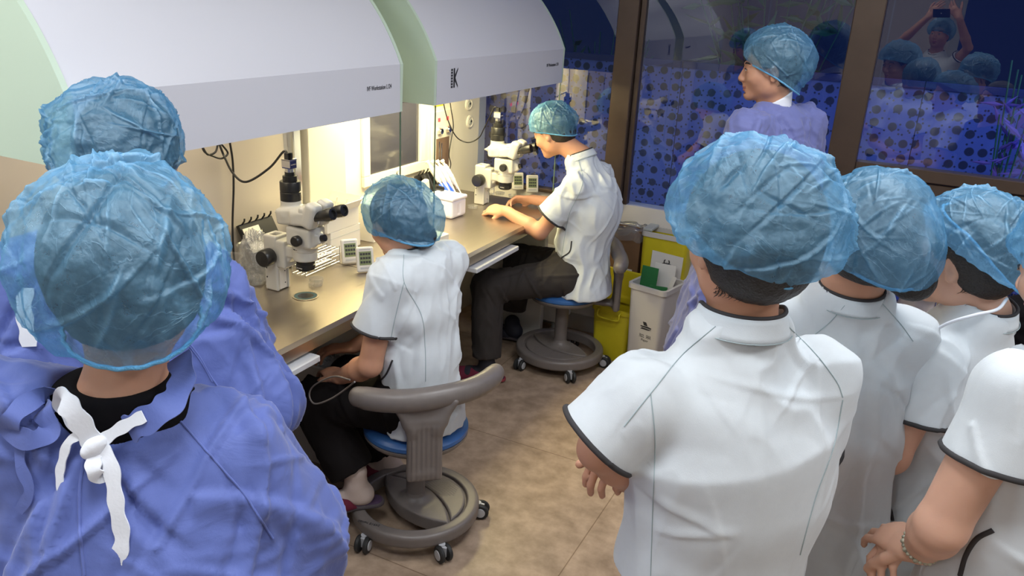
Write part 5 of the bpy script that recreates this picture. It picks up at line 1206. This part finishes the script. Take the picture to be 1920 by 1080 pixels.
tunic(p, (-1.412, 1.925, .815), (-1.375, 2.245, .82), (-1.315, 2.085, .44), 4, rt=(.122, .108, .108), fl=(1.22, 1.3), sr=(.058, .069), amp=.014, neck_r=.060, sz=(15, 15, 6))
for pts in (((757, 478), (758, 530), (790, 590), (797, 650), (798, 715)), ((757, 530), (740, 600), (732, 640))): seam_px(p.B, pts, .0010, M['seam'], p.tunic, 'back_seam')
seam_px(p.B, ((736, 675), (725, 700), (712, 716), (706, 730)), .003, M['trim'], p.tunic, 'pocket_piping')
trousers(p, (-1.36, 2.10, .515), (-1.70, 1.965, .468), (-1.535, 1.965, .235), (-1.72, 2.20, .46), (-1.62, 2.24, .14), 'trousersb', (.120, .092, .075, .088))
shoe(p, (-1.515, 1.958, .190), (-.75, -.66), 'slip', 'sole', 'sock', .05)
shoe(p, (-1.58, 2.24, .125), (-.7, -.4), 'slip', 'sole', 'sock', .06)
tag(MB().tube(spline([W(656, 712, 2.43), W(625, 706, 2.50), W(590, 722, 2.60), W(580, 740, 2.62), W(590, 757, 2.60), W(620, 748, 2.56), W(650, 728, 2.50), W(665, 716, 2.45)], 8), .0028, 8).build('aspirator_tube', M['taupe'], None, True), 'thin grey mouth tube looping over the seated woman’s black trousered knee', 'tube')
# ---- seated man at the farther microscope, facing left
c = aty(1038, 248, 3.68); f = nrm((-1, .10)); R = headR(f, .42, 0)
p = person('man in white tunic sitting at the farther microscope, his eyes at its eyepieces', c, R, (-1.435, 3.68, 1.095), (-1.385, 3.535, .99), (-1.385, 3.83, .99), (-1.535, 3.465, .755), (-1.50, 3.90, .79), (-1.745, 3.495, .822), (-1.735, 3.79, .822), (-1.40, 3.655, .53), f, 'skin', chest=(-1.37, 3.67, .85),
    hands=dict(L=dict(d=(-.95, .12, -.08), n=(.1, .45, -.85), curl=.5, thumb=.8), R=dict(d=(-.9, -.35, -.05), n=(.1, -.6, -.75), curl=.55, thumb=.8)), root=(-1.46, 3.65, 0))
M2 = p
add_hair(p, hv=1.06)
cap(p, ax=(0, -.30, 1), ctr=(0, -.016, .045), rad=(.104, .124, .106), ring=((0, -.012, .002), (.084, .102)), th=110, seed=8, m='cap')
tunic(p, (-1.50, 3.485, .83), (-1.475, 3.885, .85), (-1.345, 3.65, .425), 6, rt=(.128, .118, .118), fl=(1.25, 1.3), sr=(.064, .076), amp=.015, back=((-1.30, 3.67, .86), (.085, .13, .17)), sz=(14, 14, 7), nk=(-.45, 0, 1))
seam_px(p.B, ((1085, 300), (1092, 345), (1068, 400), (1058, 450), (1050, 500)), .0012, M['seam'], p.tunic, 'side_seam')
seam_px(p.B, ((1072, 452), (1068, 472), (1052, 484), (1054, 490), (1064, 496)), .0034, M['trim'], p.tunic, 'pocket_piping')
trousers(p, (-1.42, 3.64, .515), (-1.735, 3.325, .475), (-1.690, 3.255, .125), (-1.80, 3.80, .475), (-1.80, 3.76, .19), 'trousers', (.120, .095, .080, .072))
shoe(p, (-1.685, 3.25, .095), (-.8, -.35), 'slip', 'solered', 'slipd', .04); shoe(p, (-1.80, 3.76, .105), (-1, 0), 'slipd', 'sole', 'slipd', .01)
# ---- man standing by the window in a lilac gown, profile to the left
c = W(1444, 130, 3.05); f = nrm((-.96, -.30)); R = headR(f, .08, -.03)
ne = W(1452, 192, 3.10)+A([0, 0, -.01])
p = person('standing person in a lilac gown and blue cap by the window, face in profile', c, R, ne, ne+A([-.05, -.175, -.085]), ne+A([.10, .155, -.085]), ne+A([-.10, -.22, -.34]), ne+A([.12, .20, -.36]), ne+A([-.06, -.14, -.56]), ne+A([.0, .12, -.56]), (ne[0]+.02, ne[1], .92), nrm((-.90, -.45)), 'skin', hands=dict(L=dict(curl=.6), R=dict(curl=.6)), headsc=1.02)
SM = p; add_hair(p)
cap(p, ax=(0, -.52, 1), ctr=(0, -.024, .042), rad=(.106, .130, .114), ring=((0, -.014, -.022), (.088, .108)), th=114, seed=12, m='cap', amp=.7, bag=(0, -.9, -.35, .12))
gown(p, (ne[0]-.02, ne[1]-.02, .42), p.wrL, p.wrR, 21, rt=(.27, .175, .14), m='gownlt', neck_sub=.074, amp=.010)
s = SDF(); s.cone(ne+UPV*.052, ne-UPV*.03, .060, .066, .01, p.r, 1.05); s.cut(ne+UPV*.030-p.f*0, nrm(UPV*1+p.f*.55)); sdfmesh('white_collar', s, .004, M['tie'], p.t, True, 1)
stand_legs(p)
MB().tube(spline([ne+p.r*.075+UPV*.012-p.f*.03, ne+p.r*.06-p.f*.065+UPV*.02, ne-p.f*.075+UPV*.022], 8), .0035, 8).build('neck_cord', M['trim'], p.t, True, True)
# ---- man in front on the right, back to the camera, arms folded
c = W(1400, 455, 1.36); f = nrm((-.70, .72)); R = headR(f, .12, 0)
ne = W(1388, 612, 1.40)
p = person('man in white tunic in the right foreground, back to the camera, arms folded', c, R, ne, W(1205, 742, 1.40), W(1532, 708, 1.46), W(1124, 842, 1.45), W(1515, 930, 1.64), W(1230, 930, 1.62), W(1205, 856, 1.60), (ne[0]+.035, ne[1]+.02, .90), (-.44, .90), 'skin', hw=.1, hands=dict(L=dict(d=(.6, .6, .1)), R=dict(d=W(1136, 866, 1.52)-W(1205, 856, 1.60), n=(-.2, -.3, -.9), curl=.75, spread=.0)), headsc=1.06, root=(ne[0], ne[1], 0))
FR = p; add_hair(p, nape=-.078, hv=1.24)
cap(p, ax=(0, -.30, 1), ctr=(0, -.014, .040), rad=(.134, .142, .128), ring=((0, -.012, .034), (.086, .106)), drop=.042, th=104, seed=22, m='cap', amp=1.15, n=(190, 340), bag=(.8, -.3, -.1, .08))
tunic(p, W(1112, 828, 1.415), W(1500, 842, 1.60), (ne[0]+.005, ne[1]+.01, .80), 9, rt=(.135, .135, .135), fl=(1.30, 1.42), sr=(.070, .079), yoke=.062, amp=.010, cramp=(.001, .0038), neck_r=.068, h=.005, sz=(11, 11, 4), collar_h=.040)
seam_px(p.B, ((1342, 612), (1280, 665), (1222, 735), (1170, 800)), .0009, M['seam'], p.tunic, 'raglan_seam'); seam_px(p.B, ((1478, 612), (1530, 665), (1568, 715), (1580, 745)), .0009, M['seam'], p.tunic, 'raglan_seam')
seam_px(p.B, ((1220, 738), (1228, 830), (1224, 960), (1220, 1079)), .0009, M['seam'], p.tunic, 'back_seam'); seam_px(p.B, ((1580, 750), (1562, 840), (1530, 930), (1500, 1040)), .0009, M['seam'], p.tunic, 'back_seam')
seam_px(p.B, ((1148, 985), (1138, 1010), (1128, 1050), (1115, 1079)), .004, M['trim'], p.tunic, 'pocket_piping')
stand_legs(p)
# ---- second from the front on the right, hair bun in the cap
c = W(1612, 458, 1.66); f = nrm((-.62, .78)); R = headR(f, .15, .0); ne = W(1592, 562, 1.71)
p = person('person in white tunic behind the foreground man, hair bun bulging in a blue cap', c, R, ne, ne+A([-.15, -.03, -.085]), ne+A([.125, .085, -.09]), ne+A([-.20, .01, -.33]), ne+A([.12, .20, -.33]), ne+A([-.10, .18, -.36]), ne+A([.04, .22, -.38]), (ne[0]+.005, ne[1]+.0, .84), (-.35, .93), 'skin', sc=.94, headsc=1.0, root=(ne[0], ne[1], 0))
R2 = p; add_hair(p, bun=(.055, -.100, -.055, .044), hv=1.2)
cap(p, ax=(.05, -.10, 1), ctr=(.010, -.022, .034), rad=(.112, .130, .128), ring=((.008, -.024, -.022), (.080, .112)), th=122, seed=31, m='capd', amp=.75, n=(150, 280), bag=(.30, -.66, -.80, .30), drop=.03)
tunic(p, ne+A([-.19, .0, -.24]), ne+A([.135, .16, -.24]), (ne[0]+.015, ne[1], .56), 12, rt=(.140, .122, .118), fl=(1.28, 1.42), sr=(.064, .074), yoke=.056, amp=.010, neck_r=.062, sz=(11, 11, 4))
seam_px(p.B, ((1600, 553), (1560, 600), (1522, 632)), .0009, M['seam'], p.tunic, 'raglan_seam'); seam_px(p.B, ((1655, 570), (1690, 610), (1712, 640)), .0009, M['seam'], p.tunic, 'raglan_seam')
stand_legs(p)
# ---- woman in profile, third on the right
c = W(1808, 486, 1.80); f = nrm((-.90, .36)); R = headR(f, .08, 0); ne = W(1838, 588, 1.82)
p = person('woman in white tunic and blue cap seen from the side, ear showing, facing left', c, R, ne, ne+A([-.075, -.13, -.085]), ne+A([.03, .19, -.08]), W(1668, 852, 1.83), ne+A([-.03, .25, -.33]), W(1590, 850, 1.95), ne+A([-.26, .12, -.36]), (ne[0]+.02, ne[1]+.02, .80), nrm((-.85, .35)), 'skinlt', sc=.94, armr=1.12, headsc=1.0, root=(ne[0], ne[1], 0))
R3 = p; add_hair(p, hv=1.1, nape=-.06)
cap(p, ax=(0, -.50, 1), ctr=(0, -.035, .046), rad=(.104, .138, .110), ring=((0, -.042, .066), (.086, .110)), drop=.06, th=102, seed=44, m='cap', amp=1.0, n=(150, 280), bag=(0, -.85, -.5, .22))
tunic(p, W(1718, 782, 1.81), ne+A([-.0, .235, -.23]), (ne[0]+.0, ne[1]+.02, .56), 15, rt=(.135, .122, .122), fl=(1.25, 1.40), sr=(.066, .078), yoke=.056, amp=.014, neck_r=.062, sz=(12, 12, 5), vneck=.03)
seam_px(p.B, ((1711, 852), (1682, 868), (1668, 900), (1668, 940), (1674, 976)), .0042, M['trim'], p.tunic, 'pocket_piping')
MB().tube(spline([W(1738, 628, 1.74), W(1780, 605, 1.70), W(1830, 590, 1.68), W(1870, 580, 1.69), W(1888, 560, 1.72)], 8), .0035, 8).build('cord', M['tie'], p.t, True, True)
stand_legs(p)
# ---- nearest on the far right, head out of the picture, hands clasped, bracelet
ne = W(1985, 690, 1.42); c = ne+A([.0, .02, .17]); f = nrm((-.80, .55)); R = headR(f, .2)
shL = W(1905, 735, 1.34); elL = W(1765, 985, 1.42); wr = W(1722, 1030, 1.54)
p = person('person at right edge in white tunic with bare forearm and clasped hands', c, R, ne, shL, ne+A([.10, .14, -.09]), elL, ne+A([.02, .20, -.36]), wr, wr+A([.02, .09, -.01]), (ne[0]+.03, ne[1], .84), f, 'skinlt', armr=1.12, headsc=1.0, root=(ne[0], ne[1], 0), hands=dict(L=dict(d=(-.55, .72, -.25), n=(.3, .3, -.85), curl=.35, thumb=.5), R=dict(d=(-.6, -.45, -.35), n=(0, -.3, -1), curl=.55, thumb=.5)))
BR = p; add_hair(p)
cap(p, ax=(0, -.35, 1), ctr=(0, -.02, .04), rad=(.115, .135, .118), ring=((0, -.010, -.004), (.083, .105)), th=112, seed=52)
tunic(p, W(1848, 868, 1.37), ne+A([.08, .18, -.24]), (ne[0]+.0, ne[1]+.0, .66), 18, rt=(.135, .125, .125), fl=(1.28, 1.42), sr=(.066, .080), yoke=.056, amp=.006, neck_r=.062)
seam_px(p.B, ((1862, 994), (1832, 1010), (1812, 1040), (1800, 1079)), .0045, M['trim'], p.tunic, 'pocket_piping')
dw = nrm(wr-elL); Rb = frame(dw); m = MB()
for k in range(26):
    a = 2*math.pi*k/26; q = wr-dw*.028+Rb@A([.0335*math.cos(a), .0335*math.sin(a), 0]); r = .0042 if k % 3 else .0055
    m.lathe([(r*math.sin(t), -r*math.cos(t)) for t in np.linspace(.05, 3.09, 7)], q, (0, 0, 1), 8)
br = tag(m.build('beaded_bracelet', mat('bead_stone', (.42, .40, .30), .15, noise_=.6, nscale=90), None, True), 'bracelet of clear and amber beads on the wrist at the right edge', 'bracelet')
stand_legs(p)
# ---- person in black half hidden at the right edge
ne = W(1985, 560, 2.05); c = ne+A([.0, .02, .17])
p = person('person in a black top glimpsed at the right edge between two white tunics', c, headR((-.8, .5)), ne, W(1930, 600, 1.98), ne+A([.12, .14, -.08]), W(1925, 740, 2.0), ne+A([.1, .2, -.35]), W(1880, 745, 2.1), ne+A([-.15, .2, -.38]), (ne[0], ne[1], .84), (-.8, .5), 'skin', root=(ne[0], ne[1], 0))
add_hair(p)
tunic(p, W(1928, 668, 1.99), ne+A([.1, .19, -.22]), (ne[0], ne[1], .70), 28, matn='blackshirt', amp=.010, sz=(6, 6, 40), trim=False)
stand_legs(p)
# ---- front left, blue gown, back to the camera
c = W(240, 530, 1.13); f = nrm((-.80, .60)); R = headR(f, .12, -.06); ne = W(232, 755, 1.14)
p = person('person in left foreground in blue gown tied with a white bow, back turned', c, R, ne, W(40, 800, 1.13), W(435, 860, 1.20), W(-70, 990, 1.17), W(522, 985, 1.27), W(60, 1010, 1.40), W(420, 1040, 1.45), (ne[0]+.02, ne[1]+.02, .86), f, 'skin', headsc=1.0, root=(ne[0], ne[1], 0))
FL = p; add_hair(p, hv=1.30, nape=-.045)
cap(p, ax=(0, -.12, 1), rad=(.132, .150, .148), ctr=(.002, -.020, .030), ring=((-.002, -.022, -.050), (.088, .116)), th=120, seed=61, m='cap', amp=1.3, n=(200, 360), bag=(-.6, -.5, -.1, .08), drop=.015)
s = SDF(); s.cone(ne+UPV*.035, ne-UPV*.04, .062, .078, .01); s.cone(p.shL, p.shR, .045, .045, .05); s.cone(ne-UPV*.03, p.mid-UPV*.04, .08, .09, .05, p.lat, 1.4)
s.cone(ne+UPV*.10, ne+UPV*.01, .052, .050, .004, sub=True); s.cut(ne+UPV*.038, UPV, .006); s.cut(p.mid-UPV*.10, -UPV); sdfmesh('black_shirt', s, .005, M['blackshirt'], p.t, True, 2)
gown(p, (ne[0]+.02, ne[1]+.03, .40), p.wrL, p.wrR, 63, rt=(.27, .20, .155), fl=(1.25, 1.45), neck_sub=.080, amp=.016, h=.0058, sr=(.082, .082, .070), yoke=.066, sz=(10, 10, 2.6), neck_off=-p.f*.010-p.r*.008)
for pts in (((338, 790), (400, 860), (460, 930), (512, 1010)),): seam_px(p.B, pts, .0016, M['gown'], p.gown, 'sleeve_seam', lift=.0005)
seam_px(p.B, ((160, 840), (150, 920), (150, 1000), (158, 1079)), .0022, M['gown'], p.gown, 'overlap_edge')
def onto(B, q, lift): 
    d = ray(*q); h = B.ray_cast(Vector(CC), Vector(nrm(d))); return A(h[0])-d*lift if h[0] is not None else None
def rib_px(p, pts, w_, lift, m, name, t_=.0016): 
    D0 = None; P = []
    for q in pts:
        z = onto(p.B, q[:2], (q[2] if len(q) > 2 else lift)); P.append(z)
    good = [z for z in P if z is not None]; Dm = np.mean([(z-CC)@FW for z in good]); last = None
    for i, z in enumerate(P):
        if z is None: P[i] = W(pts[i][0], pts[i][1], (last if last else Dm))
        else: last = (z-CC)@FW
    return ribbon(P, w_, t_, m, p.t, name)
tw = M['tie']
kn = onto(p.B, (180, 836), .012); D0 = (kn-CC)@FW
rb = lambda pts, w_, name, m=tw: ribbon([W(x, y, D0+d) for x, y, d in pts], w_, .0022, m, p.t, name)
rb(((178, 836, -.004), (160, 806, -.012), (138, 775, -.018), (121, 752, -.016), (116, 748, -.006), (124, 762, .003), (146, 790, .006), (176, 834, .0)), .028, 'bow_loop')
rb(((184, 842, -.004), (176, 862, -.012), (176, 884, -.016), (188, 894, -.010), (198, 882, -.004), (196, 860, 0), (186, 842, 0)), .020, 'bow_loop')
rb(((335, 668, .075), (342, 700, .055), (332, 738, .03), (300, 772, .005), (258, 796, -.002), (240, 806, .002)), .036, 'neck_band', M['gown'])
rb(((270, 780, -.004), (242, 794, -.006), (212, 812, -.006), (184, 832, -.006)), .016, 'neck_tape')
rb(((176, 832, -.004), (150, 818, -.008), (128, 830, -.010), (118, 860, -.008), (112, 890, -.006), (116, 922, -.004)), .011, 'bow_tail')
rb(((188, 838, -.006), (206, 868, -.012), (214, 915, -.012), (220, 960, -.010), (229, 1005, -.006), (224, 1040, -.004), (216, 1062, 0), (236, 1085, .004)), .020, 'bow_tail')
s = SDF(); s.ell(kn-FW*.005, (.013, .010, .012), None); s.cone(kn-FW*.006+RT*.009+UP*.006, kn-FW*.006-RT*.007-UP*.007, .010, .010, .006); sdfmesh('bow_knot', s, .003, tw, p.t, True, 1)
rib_px(p, ((112, 740), (70, 745), (25, 780), (20, 810), (60, 825), (95, 805), (80, 770), (110, 760)), .026, .012, M['gown'], 'blue_tie_loop')
rib_px(p, ((40, 820), (38, 870), (55, 920), (35, 960)), .014, .008, M['gown'], 'blue_tie_tail')
stand_legs(p)
# ---- behind on the left, blue gown
c = W(248, 303, 1.64); f = nrm((-.62, .78)); R = headR(f, .15, 0); ne = W(225, 430, 1.66)
p = person('person in a blue gown and cap under the left hood, behind the white bow', c, R, ne, W(55, 520, 1.58), W(385, 545, 1.72), W(20, 720, 1.58), W(478, 760, 1.74), W(120, 800, 1.85), W(380, 800, 1.90), (ne[0]+.02, ne[1]+.02, .88), f, 'skin', headsc=1.02, root=(ne[0], ne[1], 0))
BL = p; add_hair(p, hv=1.15)
cap(p, ax=(0, -.30, 1), ctr=(-.016, -.020, .044), rad=(.120, .130, .118), ring=((-.006, -.016, -.008), (.086, .108)), th=114, seed=73, m='capd', amp=1.3, n=(160, 290), bag=(-.9, -.3, -.3, .12), drop=.03)
gown(p, (ne[0]+.02, ne[1]+.03, .45), p.wrL, p.wrR, 77, rt=(.25, .19, .15), fl=(1.25, 1.42), neck_sub=.080, amp=.014, h=.0062, sr=(.080, .086, .08), sz=(9, 9, 3))
rib_px(p, ((48, 540), (45, 580), (50, 620), (55, 650)), .030, .004, tw, 'white_strap')
for pts in (((352, 640), (375, 670), (395, 705), (420, 740)), ((356, 650), (378, 680), (398, 716))): seam_px(p.B, pts, .0018, M['gown'], p.gown, 'sleeve_seam')
stand_legs(p)
# ---- photographer, seen only mirrored in the window
ne = A([.03, -.36, 1.50]); f = nrm((-.35, .94, 0)); R = headR(f, -.05, 0); rr_ = np.cross(f, UPV)
ph = CC-FW*.018
p = person('person with both arms raised holding a phone, mirrored in the right window', ne+A([0, .02, .17]), R, ne, ne-rr_*.18-UPV*.08, ne+rr_*.18-UPV*.08, ne-rr_*.30+f*.10+UPV*.08, ne+rr_*.30+f*.10+UPV*.08, ph-RT*.135-FW*.03-UP*.045, ph+RT*.135-FW*.03-UP*.045, (ne[0], ne[1], .92), f, 'skin', root=(ne[0], ne[1], 0),
    hands=dict(L=dict(d=RT*.55+UP*.6-FW*.12, n=FW*-1+RT*.3, curl=.35, flip=-1), R=dict(d=-RT*.55+UP*.6-FW*.12, n=-FW-RT*.3, curl=.35, flip=-1)))
add_hair(p); cap(p, ax=(0, -.35, 1), ctr=(0, -.02, .04), rad=(.115, .135, .118), ring=((0, -.010, -.004), (.083, .105)), seed=91, n=(80, 140))
tunic(p, p.shL*.5+p.elL*.5, p.shR*.5+p.elR*.5, (ne[0], ne[1], .70), 93)
stand_legs(p)
Rp = np.stack([RT, UP, -FW], 1); t = thing('phone', 'dark phone held up by the photographer, mirrored in the right window', 'phone', CC-FW*.012)
MB().box((-.075, -.038, 0), (.075, .038, .008), Rp, (0, 0, 0), bev=.002).build('phone_body', M['black'], t); MB().cyl(Rp@A([.0, .0, -.0002]), Rp@A([.0, 0, .0001]), .006).build('lens_ring', M['caster'], t)
